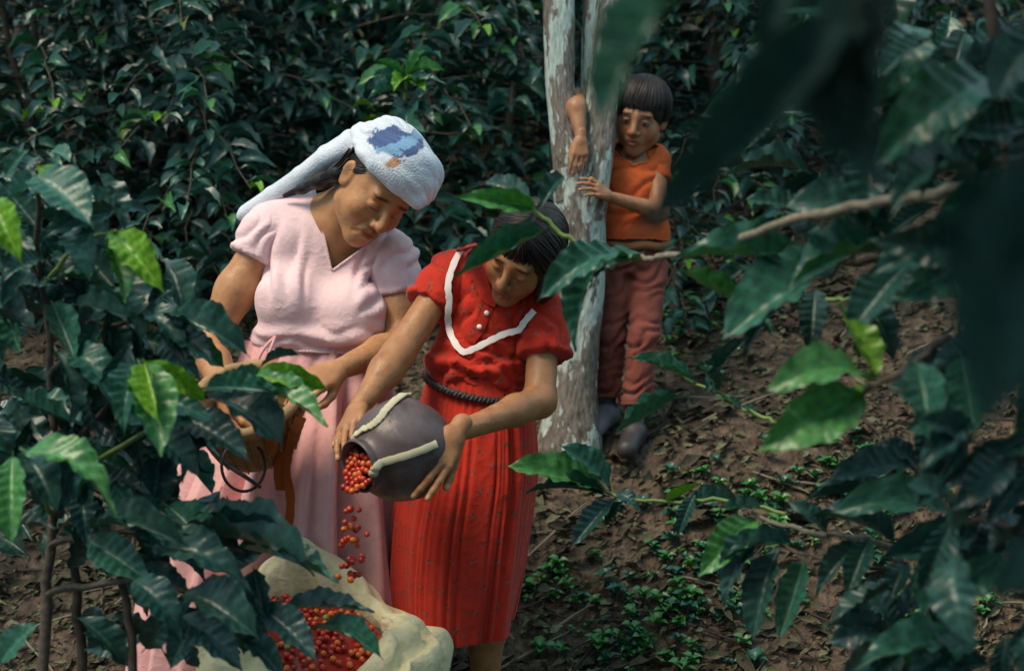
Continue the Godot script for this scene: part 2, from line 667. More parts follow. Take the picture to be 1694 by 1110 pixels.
func head(f: Field, c: Vector3, B: Basis, s: float, skin: Color, look_down := true, full := 1.0, age := 0.0) -> void:
	var L := func(x, y, z): return c + B * (Vector3(x, y, z) * s)
	var dark := Color(0.02, 0.014, 0.013)
	var lip := Color(skin.r * 0.80, skin.g * 0.60, skin.b * 0.62)
	f.ball(L.call(0, 0.022, -0.012), B, Vector3(0.073, 0.092, 0.092) * s, 0.03 * s, skin)
	f.ball(L.call(0, -0.035, 0.022), B, Vector3(0.058 * full, 0.072, 0.064) * s, 0.03 * s, skin)
	for e in [-1.0, 1.0]:
		f.cone(L.call(0.046 * e * full, -0.062, 0.004), L.call(0.006 * e, -0.097, 0.056), 0.019 * s, 0.02 * s, 0.03 * s, skin)
		f.ball(L.call(0.036 * e, -0.034, 0.054), B, Vector3(0.027 * full, 0.026, 0.024) * s, 0.025 * s, skin)
	f.cone(L.call(-0.034, 0.022, 0.074), L.call(0.034, 0.022, 0.074), 0.013 * s, 0.013 * s, 0.02 * s, skin)
	f.ball(L.call(0, -0.099, 0.064), B, Vector3(0.021, 0.017, 0.018) * s, 0.02 * s, skin)
	f.ball(L.call(0, -0.063, 0.076), B, Vector3(0.028, 0.022, 0.018) * s, 0.02 * s, skin)
	for e in [-1.0, 1.0]:
		f.ball(L.call(0.032 * e, 0.001, 0.097), B, Vector3(0.018, 0.0125, 0.014) * s, 0.014 * s, skin, -1)
		f.ball(L.call(0.0315 * e, 0.0, 0.077), B, Vector3(0.0145, 0.0125, 0.0125) * s, 0.004 * s, skin)
	f.cone(L.call(0, 0.014, 0.085), L.call(0, -0.03, 0.109), 0.008 * s, 0.0115 * s, 0.013 * s, skin)
	for e in [-1.0, 1.0]:
		f.ball(L.call(0.0125 * e, -0.035, 0.096), B, Vector3(0.009, 0.008, 0.011) * s, 0.007 * s, skin)
		f.cone(L.call(0.019 * e, -0.0625, 0.0875), L.call(0.003 * e, -0.0585, 0.096), 0.0034 * s, 0.0048 * s, 0.006 * s, lip)
		f.cone(L.call(0.018 * e, -0.0685, 0.0865), L.call(0.003 * e, -0.0715, 0.094), 0.0038 * s, 0.0056 * s, 0.006 * s, lip)
	f.cone(L.call(-0.022, -0.066, 0.1), L.call(0.022, -0.066, 0.1), 0.0042 * s, 0.0042 * s, 0.005 * s, skin, -1)
	for e in [-1.0, 1.0]:
		# lid fold, and with age the line from nose to mouth and the hollow under the eye
		f.cone(L.call(0.020 * e, 0.0105, 0.0895), L.call(0.043 * e, 0.0105, 0.083), 0.0018 * s, 0.0018 * s, 0.004 * s, skin, -1)
		if age > 0.0:
			f.cone(L.call(0.021 * e, -0.034, 0.0935), L.call(0.034 * e, -0.067, 0.079), 0.0042 * s, 0.003 * s, 0.008 * s, skin, -1)
			f.cone(L.call(0.016 * e, -0.013, 0.0945), L.call(0.042 * e, -0.019, 0.085), 0.003 * s, 0.0025 * s, 0.007 * s, skin, -1)
			f.cone(L.call(0.023 * e, -0.07, 0.088), L.call(0.03 * e, -0.083, 0.076), 0.003 * s, 0.0025 * s, 0.007 * s, skin, -1)
		var eb := B * Basis(Vector3.UP, -0.35 * e) * Basis(Vector3.RIGHT, -0.15)
		f.ball(L.call(0.077 * e, -0.004, -0.008), eb, Vector3(0.0085, 0.032, 0.02) * s, 0.006 * s, skin)
		f.ball(L.call(0.086 * e, 0.0, -0.004), eb, Vector3(0.0065, 0.02, 0.011) * s, 0.006 * s, skin, -1)
		f.spot(L.call(0.083 * e, 0.0, -0.005), eb, Vector3(0.007, 0.016, 0.009) * s, skin * 0.72, 0.4)
		f.spot(L.call(0.032 * e, 0.0235, 0.086), B * Basis(Vector3.BACK, -0.12 * e), Vector3(0.021, 0.0042, 0.02) * s, dark.lerp(skin, 0.12), 0.35)
		if look_down:
			f.spot(L.call(0.0315 * e, -0.0075, 0.089), B, Vector3(0.0145, 0.0028, 0.012) * s, dark, 0.35)
		else:
			f.spot(L.call(0.0315 * e, -0.001, 0.0895), B, Vector3(0.0135, 0.0052, 0.012) * s, Color(0.22, 0.19, 0.17), 0.2)
			f.spot(L.call(0.0305 * e, -0.001, 0.0895), B, Vector3(0.0062, 0.0062, 0.012) * s, dark, 0.2)
			f.spot(L.call(0.0315 * e, 0.0045, 0.0885), B, Vector3(0.0145, 0.0025, 0.012) * s, dark, 0.35)
		f.spot(L.call(0.0085 * e, -0.0415, 0.1), B, Vector3(0.0045, 0.003, 0.006) * s, skin * 0.35, 0.4)
	for e in [-1.0, 1.0]:
		f.spot(L.call(0.042 * e, -0.03, 0.066), B, Vector3(0.02, 0.018, 0.03) * s, Color(skin.r * 1.0, skin.g * 0.86, skin.b * 0.84), 0.7)
	f.spot(L.call(0, -0.034, 0.112), B, Vector3(0.013, 0.01, 0.014) * s, Color(skin.r * 1.0, skin.g * 0.88, skin.b * 0.86), 0.6)
	f.spot(L.call(0, -0.0652, 0.095), B, Vector3(0.02, 0.0016, 0.014) * s, skin * 0.3, 0.5)

# y runs from the wrist to the knuckles, back_way out of the back of the hand; side is +1 when the thumb lies to the right of y seen from the back
func hand(f: Field, wrist: Vector3, way: Vector3, back_way: Vector3, side: float, s: float, curls: Array, skin: Color, thumb := Vector3(0.8, 0.62, -0.25), thumb_curl := 0.35) -> Array:
	var y := way.normalized()
	var z := (back_way - y * back_way.dot(y)).normalized()
	var x := y.cross(z) * side
	var W := func(a, b, c): return wrist + (x * a + y * b + z * c) * s
	var kx := [0.030, 0.010, -0.011, -0.031]
	var ky := [0.082, 0.088, 0.083, 0.073]
	var seg := [[0.042, 0.026, 0.021], [0.046, 0.030, 0.023], [0.043, 0.027, 0.021], [0.033, 0.021, 0.018]]
	var nail := Color(minf(skin.r * 1.45 + 0.08, 0.8), skin.g * 1.55 + 0.06, skin.b * 1.7 + 0.06)
	var tips := []
	f.cone(W.call(0, -0.03, 0), W.call(0, 0.02, 0), 0.024 * s, 0.023 * s, 0.02 * s, skin)
	for i in 4:
		f.cone(W.call(kx[i] * 0.55, 0.015, 0.0), W.call(kx[i], ky[i], 0.002), 0.0155 * s, 0.0115 * s, 0.014 * s, skin)
	f.cone(W.call(0.012, 0.02, -0.008), W.call(0.03, 0.045, -0.01), 0.016 * s, 0.013 * s, 0.015 * s, skin)
	for i in 4:
		var p: Vector3 = W.call(kx[i], ky[i], 0.002)
		var an := 0.0
		var r := 0.0096 if i < 3 else 0.0082
		var out: float = (1.5 - i) * 0.05
		for j in 3:
			an += curls[i] * [0.75, 1.0, 0.7][j]
			var dirv: Vector3 = (y * cos(an) - z * sin(an) + x * out).normalized()
			var q: Vector3 = p + dirv * seg[i][j] * s
			f.cone(p, q, (r - 0.0008 * j) * s, (r - 0.0008 * (j + 1)) * s, 0.0035 * s, skin)
			if j == 2:
				var nb := face_basis(dirv.cross(x).normalized() * side, dirv)
				f.spot(q + (z * cos(an) + y * sin(an)) * 0.006 * s - dirv * 0.002 * s, nb, Vector3(0.0055, 0.0075, 0.006) * s, nail, 0.25)
				tips.append(q)
			p = q
	var tp: Vector3 = W.call(0.026, 0.028, -0.008)
	var td: Vector3 = (x * thumb.x + y * thumb.y + z * thumb.z).normalized()
	var tb := (y - td * y.dot(td)).normalized()
	for j in 3:
		var q: Vector3 = tp + td * [0.038, 0.03, 0.025][j] * s
		f.cone(tp, q, [0.0135, 0.0112, 0.0102][j] * s, [0.0112, 0.0102, 0.0085][j] * s, 0.005 * s, skin)
		tp = q
		td = (td + tb * thumb_curl).normalized()
	tips.append(tp)
	f.spot(tp + z * 0.005 * s, Basis(), Vector3.ONE * 0.009 * s, nail, 0.25)
	return tips

func strands(s: Shape, c: Vector3, B: Basis, radii: Vector3, pairs: Array, thick: float, seg := 7) -> void:
	for pr in pairs:
		var a: Vector3 = pr[0].normalized()
		var e: Vector3 = pr[1].normalized()
		var lift: float = pr[2]
		var pts := []
		var rad := []
		for i in seg + 1:
			var t := float(i) / seg
			var d := a.slerp(e, t)
			d += Vector3(sin(t * 5.0 + lift * 900.0), cos(t * 4.0 + lift * 700.0), sin(t * 3.0)) * 0.012
			pts.append(c + B * (d * radii * (1.0 + lift * (0.5 + sin(t * PI) * 0.6) + (pr[3] if pr.size() > 3 else 0.0) * t * t)))
			rad.append(thick * (0.5 + 0.5 * sin(PI * minf(0.12 + t * 0.85, 1.0))))
		var g := rng.randf_range(0.7, 1.7)
		tube(s, pts, rad, 4, Color(g, g, g))

# a skirt: rows of [y, left x, right x, distance, depth half-axis]
func skirt(rows: Array, folds: Callable, per := 150, tall := 60) -> Shape:
	var s := Shape.new()
	var ctl := []
	for r in rows:
		ctl.append([P((r[1] + r[2]) * 0.5, r[0], r[3]), (r[2] - r[1]) * 0.5 / FPX * r[3], r[4]])
	var grid_ids := []
	var run := 0.0
	for j in tall + 1:
		var u := float(j) / tall * (rows.size() - 1)
		var i := mini(int(u), rows.size() - 2)
		var t := u - i
		var c0: Vector3 = ctl[maxi(i - 1, 0)][0]
		var c3: Vector3 = ctl[mini(i + 2, rows.size() - 1)][0]
		var c: Vector3 = ctl[i][0].cubic_interpolate(ctl[i + 1][0], c0, c3, t)
		var hw := lerpf(ctl[i][1], ctl[i + 1][1], t)
		var zr := lerpf(ctl[i][2], ctl[i + 1][2], t)
		var line := []
		for k in per + 1:
			var an := TAU * k / per
			var fo: float = folds.call(an, float(j) / tall)
			var p := c + Vector3.RIGHT * cos(an) * (hw + fo) + Vector3.BACK * sin(an) * (zr + fo)
			line.append(s.vert(p, Color.WHITE, Vector2(an / TAU * 4.0, float(j) / tall * 4.0)))
		grid_ids.append(line)
	for j in tall:
		for k in per:
			s.quad(grid_ids[j][k], grid_ids[j][k + 1], grid_ids[j + 1][k + 1], grid_ids[j + 1][k])
	return s

func on_surface(f: Field, x: float, y: float, start := 2.4) -> Vector3:
	var a := P(x, y, start)
	var w := (a - eye).normalized()
	var t := f.hit(a, w, 3.0)
	return a + w * maxf(t, 0.0)

func ribbon(pts: Array, normals_: Array, wide: float, thick: float, wobble := 0.0) -> Shape:
	var s := Shape.new()
	var rows := []
	for i in pts.size():
		var d: Vector3 = (pts[mini(i + 1, pts.size() - 1)] - pts[maxi(i - 1, 0)]).normalized()
		var n: Vector3 = normals_[i]
		var x := d.cross(n).normalized()
		var z := x.cross(d)
		var w := wide * (1.0 + wobble * sin(i * 1.9))
		var o := x * wobble * wide * 0.5 * sin(i * 2.3)
		rows.append([s.vert(pts[i] + o - x * w, Color.WHITE, Vector2(0, i)), s.vert(pts[i] + o - x * w * 0.9 + z * thick, Color.WHITE, Vector2(0.1, i)), s.vert(pts[i] + o + x * w * 0.9 + z * thick, Color.WHITE, Vector2(0.9, i)), s.vert(pts[i] + o + x * w, Color.WHITE, Vector2(1, i))])
	for i in pts.size() - 1:
		for k in 4:
			s.quad(rows[i][k], rows[i + 1][k], rows[i + 1][(k + 1) % 4], rows[i][(k + 1) % 4])
	return s

# ------------------------------------------------------------------ the woman in pink
func woman() -> void:
	var base := P(520, 900, 3.42)
	base.y = ground_y(base.x, base.z)
	var o := thing("person", "person in pale pink dress and white head towel holding a basket, head bowed", "person", base)
	var skin := Color(0.52, 0.265, 0.125)
	var tilt := Basis(Vector3.BACK, deg_to_rad(-9.0))
	var torso := func(f: Field, g: float, c: Color):
		f.ball(P(532, 452, 3.42), tilt, Vector3(0.135 + g, 0.17 + g, 0.09 + g), 0.04, c)
		f.cone(P(448, 380, 3.41), P(642, 424, 3.41), 0.052 + g, 0.05 + g, 0.06, c)
		f.cone(P(522, 352, 3.43), P(450, 376, 3.42), 0.045 + g, 0.042 + g, 0.04, c)
		f.cone(P(540, 362, 3.43), P(640, 418, 3.42), 0.045 + g, 0.042 + g, 0.04, c)
		f.ball(P(478, 500, 3.335), tilt, Vector3(0.072 + g, 0.07 + g, 0.07 + g), 0.05, c)
		f.ball(P(584, 516, 3.325), tilt, Vector3(0.07 + g, 0.068 + g, 0.07 + g), 0.05, c)
		f.ball(P(520, 572, 3.40), tilt, Vector3(0.132 + g, 0.085 + g, 0.095 + g), 0.05, c)
	var f := Field.new()
	torso.call(f, -0.014, skin)
	f.ball(P(512, 668, 3.42), Basis(), Vector3(0.16, 0.16, 0.12), 0.05, skin)
	for e in [-1.0, 1.0]:
		var hx := P(512 + e * 55, 700, 3.42)
		var kn := Vector3(hx.x, base.y + 0.42, hx.z + 0.02)
		var an := Vector3(hx.x, base.y + 0.06, hx.z)
		f.cone(hx, kn, 0.075, 0.05, 0.04, skin)
		f.cone(kn, an, 0.048, 0.032, 0.03, skin)
		f.cone(an, an + Vector3(0, -0.02, 0.13), 0.03, 0.026, 0.02, skin)
	# arms
	var er := P(344, 572, 3.36)
	var wr := P(372, 655, 3.13)
	f.cone(P(440, 390, 3.40), P(390, 480, 3.38), 0.044, 0.046, 0.03, skin)
	f.cone(P(390, 480, 3.38), er, 0.047, 0.038, 0.03, skin)
	f.cone(er, er.lerp(wr, 0.35), 0.038, 0.039, 0.02, skin)
	f.cone(er.lerp(wr, 0.35), wr, 0.039, 0.026, 0.02, skin)
	var el := P(664, 566, 3.33)
	var wl := P(560, 612, 3.14)
	f.cone(P(653, 436, 3.385), P(662, 510, 3.365), 0.042, 0.045, 0.03, skin)
	f.cone(P(662, 510, 3.36), el, 0.045, 0.037, 0.03, skin)
	f.cone(el, el.lerp(wl, 0.35), 0.037, 0.037, 0.02, skin)
	f.cone(el.lerp(wl, 0.35), wl, 0.037, 0.025, 0.02, skin)
	# neck
	var hc := P(623, 309, 3.27)
	var hb := face_basis(Vector3(0.30, -0.60, 0.74), Vector3(0.64, 0.64, 0.35))
	f.cone(P(530, 372, 3.42), hc + hb * Vector3(0.0, -0.035, -0.02), 0.062, 0.052, 0.05, skin)
	f.cone(P(550, 400, 3.38), hc + hb * Vector3(-0.01, -0.05, -0.01), 0.045, 0.045, 0.04, skin)
	var body := f.build(0.011)
	f = Field.new()
	head(f, hc, hb, 1.06, skin, true, 1.06, 1.0)
	f.cone(P(545, 360, 3.40), hc + hb * Vector3(0.0, -0.035, -0.02), 0.056, 0.052, 0.03, skin)
	body.add(f.build(0.003))
	f = Field.new()
	hand(f, wl, P(512, 634, 3.08) - wl, Vector3(0.15, 0.75, 0.6), -1.0, 0.92, [0.5, 0.55, 0.55, 0.6], skin, Vector3(0.5, 0.8, -0.4))
	body.add(f.build(0.0034))
	f = Field.new()
	hand(f, wr, P(392, 715, 3.02) - wr, Vector3(-0.7, 0.3, 0.6), 1.0, 0.92, [0.6, 0.6, 0.6, 0.65], skin, Vector3(0.5, 0.8, -0.4))
	body.add(f.build(0.0034))
	part("body", body, MAT.skin, o)
	# hair under the towel, round the ear and down to the nape
	var hair := Shape.new()
	f = Field.new()
	f.ball(hc + hb * Vector3(0, 0.016, -0.02), hb, Vector3(0.079, 0.096, 0.095), 0.02, Color.WHITE)
	f.ball(hc + hb * Vector3(-0.02, -0.045, -0.075), hb, Vector3(0.05, 0.045, 0.04), 0.04, Color.WHITE)
	f.cut(hc + hb * Vector3(0, 0.0, 0.045), hb * Vector3(0, -0.35, 1.0), 0.01)
	f.ball(hc + hb * Vector3(-0.085, -0.012, -0.002), hb, Vector3(0.02, 0.034, 0.026), 0.012, Color.WHITE, -1)
	hair.add(f.build(0.005))
	f = Field.new()
	var nape := [hc + hb * Vector3(-0.07, 0.02, -0.045), P(560, 286, 3.25), P(530, 300, 3.29), P(500, 312, 3.33), P(470, 324, 3.36)]
	for i in 4:
		f.cone(nape[i], nape[i + 1], [0.022, 0.019, 0.016, 0.010][i], [0.019, 0.016, 0.010, 0.003][i], 0.02, Color(0.8, 0.8, 0.8))
	hair.add(f.build(0.005))
	for i in 60:
		var off := Vector3(rng.randfn(0, 0.01), rng.randfn(0, 0.012), 0.012 + rng.randf() * 0.012)
		var hp := []
		for k in 5:
			hp.append(nape[k] + off * (1.0 - 0.2 * k))
		hp = smooth_path(hp, 3)
		tube(hair, hp, fade(0.0022, 0.0008, hp.size()), 4, grey(rng.randf_range(0.7, 1.6)))
	var pairs := []
	for i in 120:
		var a := Vector3(-1.0, rng.randf_range(0.3, 0.55), rng.randf_range(-0.2, 0.75))
		pairs.append([a, Vector3(-0.75, -0.35 - rng.randf() * 0.35, -0.75 + rng.randf() * 0.2), rng.randf_range(0.01, 0.05)])
	strands(hair, hc + hb * Vector3(0, 0.012, -0.02), hb, Vector3(0.079, 0.096, 0.095), pairs, 0.0032)
	part("hair", hair, MAT.hair, o)
	# towel wound round the head, its end lying on the shoulder
	f = Field.new()
	var tw := Color(0.60, 0.655, 0.74)
	var Hd := func(x, y, z): return hc + hb * Vector3(x, y, z)
	f.ball(Hd.call(0, 0.064, -0.002), hb, Vector3(0.098, 0.086, 0.108), 0.03, tw)
	f.ball(Hd.call(0.012, 0.093, 0.040), hb, Vector3(0.084, 0.062, 0.066), 0.04, tw)
	f.ball(Hd.call(-0.018, 0.10, -0.045), hb, Vector3(0.07, 0.05, 0.06), 0.03, tw)
	f.cone(Hd.call(-0.097, 0.068, 0.03), Hd.call(-0.075, 0.062, -0.085), 0.017, 0.024, 0.02, tw)
	f.cone(Hd.call(-0.087, 0.066, 0.055), Hd.call(0.03, 0.064, 0.112), 0.016, 0.016, 0.02, tw)
	f.cone(Hd.call(0.03, 0.064, 0.108), Hd.call(0.095, 0.064, 0.03), 0.016, 0.016, 0.02, tw)
	var tail := [P(618, 240, 3.25), P(572, 240, 3.27), P(532, 262, 3.31), P(492, 292, 3.37), P(446, 322, 3.42), P(400, 352, 3.45)]
	f.cut(Hd.call(0, 0.046, 0.0), hb * Vector3(-0.10, -1.0, 0.06), 0.012)
	var towel := f.build(0.0045)
	var marks := FastNoiseLite.new()
	marks.seed = 8
	marks.frequency = 1.0
	displace(towel, func(p: Vector3, _n: Vector3) -> float:
		var q := hb.inverse() * (p - hc)
		var t := q.y * 40.0 + q.x * 18.0 - q.z * 26.0 + soft.get_noise_3dv(p * 500.0) * 1.6
		return 0.0055 * (absf(sin(t)) - 0.5) + 0.0028 * (absf(sin(t * 2.3 + q.x * 60.0 + soft.get_noise_3dv(p * 900.0) * 2.0)) - 0.5))
	f = Field.new()
	for k in 4:
		var drop := Vector3(-0.006, -0.017, 0.004) * (k - 1.2) + Vector3(0, 0, -0.012) * absf(k - 1.5)
		for i in tail.size() - 1:
			var w0 := drop * (1.0 - 0.10 * i) * (0.75 + 0.25 * sin(i * 1.3 + k))
			var w1 := drop * (1.0 - 0.10 * (i + 1)) * (0.75 + 0.25 * sin((i + 1) * 1.3 + k))
			f.cone(tail[i] + w0, tail[i + 1] + w1, [0.018, 0.017, 0.015, 0.014, 0.012][i], [0.017, 0.015, 0.014, 0.012, 0.010][i], 0.010, tw)
	towel.add(f.build(0.005))
	for i in towel.v.size():
		var s := Q(towel.v[i])
		var w := nz.get_noise_2d(s.x * 4.0, s.y * 4.0) * 16.0 + nz.get_noise_2d(s.x * 20.0, s.y * 20.0) * 3.0
		var fr := (towel.v[i] - hc).dot(Vector3.BACK)
		if fr > -0.03:
			# blue bird-like print
			var inside := 1.0 - pow((s.x - 655.0 + (s.y - 235.0) * 0.2) / (48.0 + w), 2.0) - pow((s.y - 236.0 - (s.x - 655.0) * 0.16) / (27.0 + w * 0.7), 2.0)
			if inside > 0.0:
				var pale := sin(s.x * 0.05 + s.y * 0.13 + w * 0.12) > 0.45
				towel.c[i] = towel.c[i].lerp(Color(0.16, 0.32, 0.50) if pale else Color(0.045, 0.085, 0.22), clampf(inside * 6.0, 0.0, 0.95))
			if pow((s.x - 650.0) / (11.0 + w * 0.4), 2.0) + pow((s.y - 269.0) / (8.0 + w * 0.3), 2.0) < 1.0:
				towel.c[i] = Color(0.45, 0.25, 0.15)
	part("head_towel", towel, MAT.towel, o, "white towel wound round the head with a blue print")
	# top
	f = Field.new()
	torso.call(f, 0.010, Color.WHITE)
	var top := f.build(0.0075)
	var rows := func(p: Vector3, n: Vector3) -> float:
		var s := Q(p)
		var front := clampf(n.z * 2.0, 0.0, 1.0)
		var wob := soft.get_noise_2d(s.x * 1.6, s.y * 0.7)
		var dx := s.x + (s.y - 430.0) * 0.16
		var g := 0.017 * (absf(sin(dx * 0.085 + wob * 1.3)) - 0.5) * smoothstep(350.0, 395.0, s.y) * (1.0 - smoothstep(455.0, 520.0, s.y)) * smoothstep(24.0, 55.0, absf(s.x - 545.0))
		var low := smoothstep(528.0, 550.0, s.y)
		var h := 0.012 * (absf(sin((s.y - (s.x - 520.0) * 0.12) * 0.10 + wob * 1.2)) - 0.5) * low
		var bag := 0.015 * exp(-pow((s.y - 556.0) / 15.0, 2.0))
		var armpit := 0.020 * (absf(sin((s.x * 0.8 + s.y) * 0.085 + wob)) - 0.5) * smoothstep(580.0, 612.0, s.x) * smoothstep(415.0, 445.0, s.y) * (1.0 - smoothstep(505.0, 535.0, s.y))
		return (g + h + armpit) * front + bag
	displace(top, rows)
	var vneck := func(p: Vector3) -> float:
		var s := Q(p)
		var q := Vector2(s.x - 548.0, s.y - 449.0)
		var v := maxf(q.dot(Vector2(-149.0, 32.0) / 152.0), q.dot(Vector2(87.0, 120.0) / 148.0))
		return minf(v, 582.0 + (s.x - 520.0) * 0.05 - s.y)
	top = tidy(clip(top, vneck, 0.0035))
	for a in [[P(441, 386, 3.40), P(392, 476, 3.38), 0.062, 0.060, P(411, 426, 3.385)], [P(651, 430, 3.38), P(663, 530, 3.365), 0.061, 0.058, P(660, 490, 3.37)]]:
		f = Field.new()
		f.cone(a[0], a[1], a[2], a[3], 0.02, Color.WHITE)
		f.cut(a[4], a[1] - a[0], 0.003)
		var sl := f.build(0.0065)
		var dirv: Vector3 = (a[1] - a[0]).normalized()
		displace(sl, func(p: Vector3, n: Vector3) -> float:
			var al: float = (p - a[4]).dot(dirv)
			var s := Q(p)
			return 0.010 * (absf(sin(s.x * 0.075 + s.y * 0.045 + soft.get_noise_2d(s.x * 1.6, s.y * 1.6) * 2.0)) - 0.4) * smoothstep(0.0, 0.03, -al) + (0.0025 if al > -0.014 and absf(n.dot(dirv)) < 0.6 else 0.0))
		top.add(sl)
	part("blouse", top, MAT.pink_cloth, o)
	# gathered skirt
	var ph := []
	for i in 8:
		ph.append(rng.randf() * TAU)
	var sk := skirt([[560, 412, 622, 3.41, 0.105], [600, 402, 630, 3.41, 0.125], [650, 386, 636, 3.41, 0.145], [720, 358, 642, 3.41, 0.17], [800, 328, 650, 3.41, 0.20], [900, 296, 662, 3.41, 0.22], [1020, 268, 676, 3.41, 0.24], [1180, 240, 700, 3.41, 0.26]],
		func(an: float, v: float) -> float:
			var w := 0.0
			w += 1.5 * (absf(sin(an * 5.5 + ph[0] + sin(v * 3.0 + ph[1]) * 0.4)) - 0.55)
			w += 0.8 * (absf(sin(an * 9.0 + ph[2] + v * 0.8)) - 0.5)
			w += 0.4 * (absf(sin(an * 16.0 + ph[3] - v)) - 0.5)
			return w * (0.008 + 0.060 * smoothstep(0.03, 0.7, v)) + sin(an * 40.0 + ph[4]) * 0.0025 * (1.0 - v))
	var shaded_skirt := part("skirt", sk, MAT.rose_cloth, o)  # same dress fabric as the blouse, deepened to hold the shade
	var cord := Shape.new()
	tube(cord, smooth_path([P(455, 557, 3.255), P(440, 572, 3.245), P(428, 592, 3.24), P(423, 622, 3.245), P(426, 640, 3.25)]), fade(0.0042, 0.0034, 25), 6)
	tube(cord, smooth_path([P(455, 557, 3.255), P(447, 578, 3.24), P(438, 600, 3.235), P(434, 628, 3.24)]), fade(0.0042, 0.0034, 19), 6)
	part("drawstring", cord, MAT.rose_cloth, shaded_skirt)

# ------------------------------------------------------------------ the girl in red
func girl() -> void:
	var base := P(765, 1190, 3.24)
	base.y = ground_y(base.x, base.z)
	var o := thing("person", "person in printed red dress with white trim pouring cherries from a jug", "person", base)
	var skin := Color(0.43, 0.215, 0.10)
	var tilt := Basis(Vector3.BACK, deg_to_rad(-14.0))
	var torso := func(f: Field, g: float, c: Color):
		f.ball(P(810, 540, 3.25), tilt, Vector3(0.10 + g, 0.13 + g, 0.075 + g), 0.04, c)
		f.cone(P(752, 452, 3.26), P(892, 512, 3.25), 0.046 + g, 0.045 + g, 0.05, c)
		f.ball(P(832, 478, 3.30), tilt, Vector3(0.095 + g, 0.08 + g, 0.07 + g), 0.05, c)
		f.ball(P(786, 612, 3.25), tilt, Vector3(0.098 + g, 0.075 + g, 0.082 + g), 0.05, c)
	var f := Field.new()
	torso.call(f, -0.014, skin)
	f.ball(P(782, 700, 3.25), Basis(), Vector3(0.108, 0.11, 0.09), 0.05, skin)
	for e in [-1.0, 1.0]:
		var hx := P(772 + e * 42, 740, 3.25)
		var kn := Vector3(hx.x - 0.01, base.y + 0.40, hx.z + 0.02)
		var an := Vector3(hx.x - 0.02, base.y + 0.06, hx.z - 0.01)
		f.cone(hx, kn, 0.065, 0.045, 0.03, skin)
		f.cone(kn, kn.lerp(an, 0.4), 0.044, 0.046, 0.02, skin)
		f.cone(kn.lerp(an, 0.4), an, 0.046, 0.028, 0.02, skin)
		f.cone(an, an + Vector3(0, -0.025, 0.12), 0.026, 0.022, 0.02, skin)
	var sr := P(740, 462, 3.24)
	var er := P(657, 588, 3.12)
	var wr := P(592, 676, 3.0)
	f.cone(sr, er, 0.037, 0.036, 0.03, skin)
	f.cone(er, er.lerp(wr, 0.3), 0.036, 0.036, 0.02, skin)
	f.cone(er.lerp(wr, 0.3), wr, 0.036, 0.022, 0.02, skin)
	var sl := P(900, 524, 3.23)
	var el := P(893, 664, 3.14)
	var wl := P(754, 716, 2.90)
	f.cone(sl, el, 0.037, 0.036, 0.03, skin)
	f.cone(el, el.lerp(wl, 0.3), 0.036, 0.034, 0.02, skin)
	f.cone(el.lerp(wl, 0.3), wl, 0.034, 0.021, 0.02, skin)
	var hc := P(866, 418, 3.13)
	var hb := face_basis(Vector3(-0.42, -0.50, 0.76), Vector3(0.22, 0.78, 0.58))
	f.cone(P(838, 478, 3.30), hc + hb * Vector3(0, -0.04, -0.02), 0.048, 0.044, 0.04, skin)
	var body := f.build(0.0105)
	f = Field.new()
	head(f, hc, hb, 0.94, skin, true, 1.0)
	body.add(f.build(0.003))
	f = Field.new()
	hand(f, wr, P(563, 742, 2.86) - wr, Vector3(-0.55, 0.55, 0.62), 1.0, 0.86, [0.25, 0.3, 0.32, 0.35], skin, Vector3(0.5, 0.85, -0.1))
	body.add(f.build(0.0032))
	f = Field.new()
	hand(f, wl, P(706, 786, 2.83) - wl, Vector3(0.55, 0.45, 0.70), -1.0, 0.90, [0.16, 0.30, 0.42, 0.5], skin, Vector3(0.45, 0.85, -0.2), 0.12)
	body.add(f.build(0.0032))
	part("body", body, MAT.skin, o)
	# hair: parted in the middle, drawn back over the ears
	var hair := Shape.new()
	f = Field.new()
	var hr := Vector3(0.082, 0.098, 0.098) * 0.96
	f.ball(hc + hb * Vector3(0, 0.026, -0.018), hb, hr, 0.02, Color(0.8, 0.8, 0.8))
	f.ball(hc + hb * Vector3(0, -0.06, -0.075), hb, Vector3(0.06, 0.06, 0.045), 0.04, Color(0.8, 0.8, 0.8))
	f.ball(hc + hb * Vector3(0.075, -0.045, 0.0), hb, Vector3(0.026, 0.06, 0.05), 0.03, Color(0.8, 0.8, 0.8))
	f.ball(hc + hb * Vector3(0, -0.065, 0.10), hb, Vector3(0.072, 0.115, 0.07), 0.015, Color.WHITE, -1)
	f.cone(hc + hb * Vector3(0, 0.118, 0.068), hc + hb * Vector3(0, 0.130, -0.03), 0.018, 0.017, 0.01, Color.WHITE, -1)
	hair.add(f.build(0.006))
	var pairs := []
	for i in 1000:
		var e: float = -1.0 if i % 2 else 1.0
		var z := rng.randf_range(-0.6, 0.78)
		var a := Vector3(0.085 * e, sqrt(maxf(0.05, 1.0 - z * z)), z)
		pairs.append([a, Vector3(0.95 * e, rng.randf_range(-0.75, -0.15), z * 0.55 - 0.3 + rng.randf_range(-0.15, 0.15)), rng.randf_range(0.0, 0.06), rng.randf_range(-0.03, 0.06)])
	for i in 60:
		var z := rng.randf_range(0.5, 0.85)
		var e := rng.randf_range(-0.6, 0.6)
		pairs.append([Vector3(0.04 * signf(e), 0.75, 0.65), Vector3(e, rng.randf_range(0.05, 0.2), 0.95), rng.randf_range(0.02, 0.07)])
	strands(hair, hc + hb * Vector3(0, 0.024, -0.018), hb, hr, pairs, 0.0021, 9)
	part("hair", hair, MAT.hair, o)
	# bodice
	f = Field.new()
	torso.call(f, 0.011, Color.WHITE)
	var bod := f
	var top := f.build(0.0078)
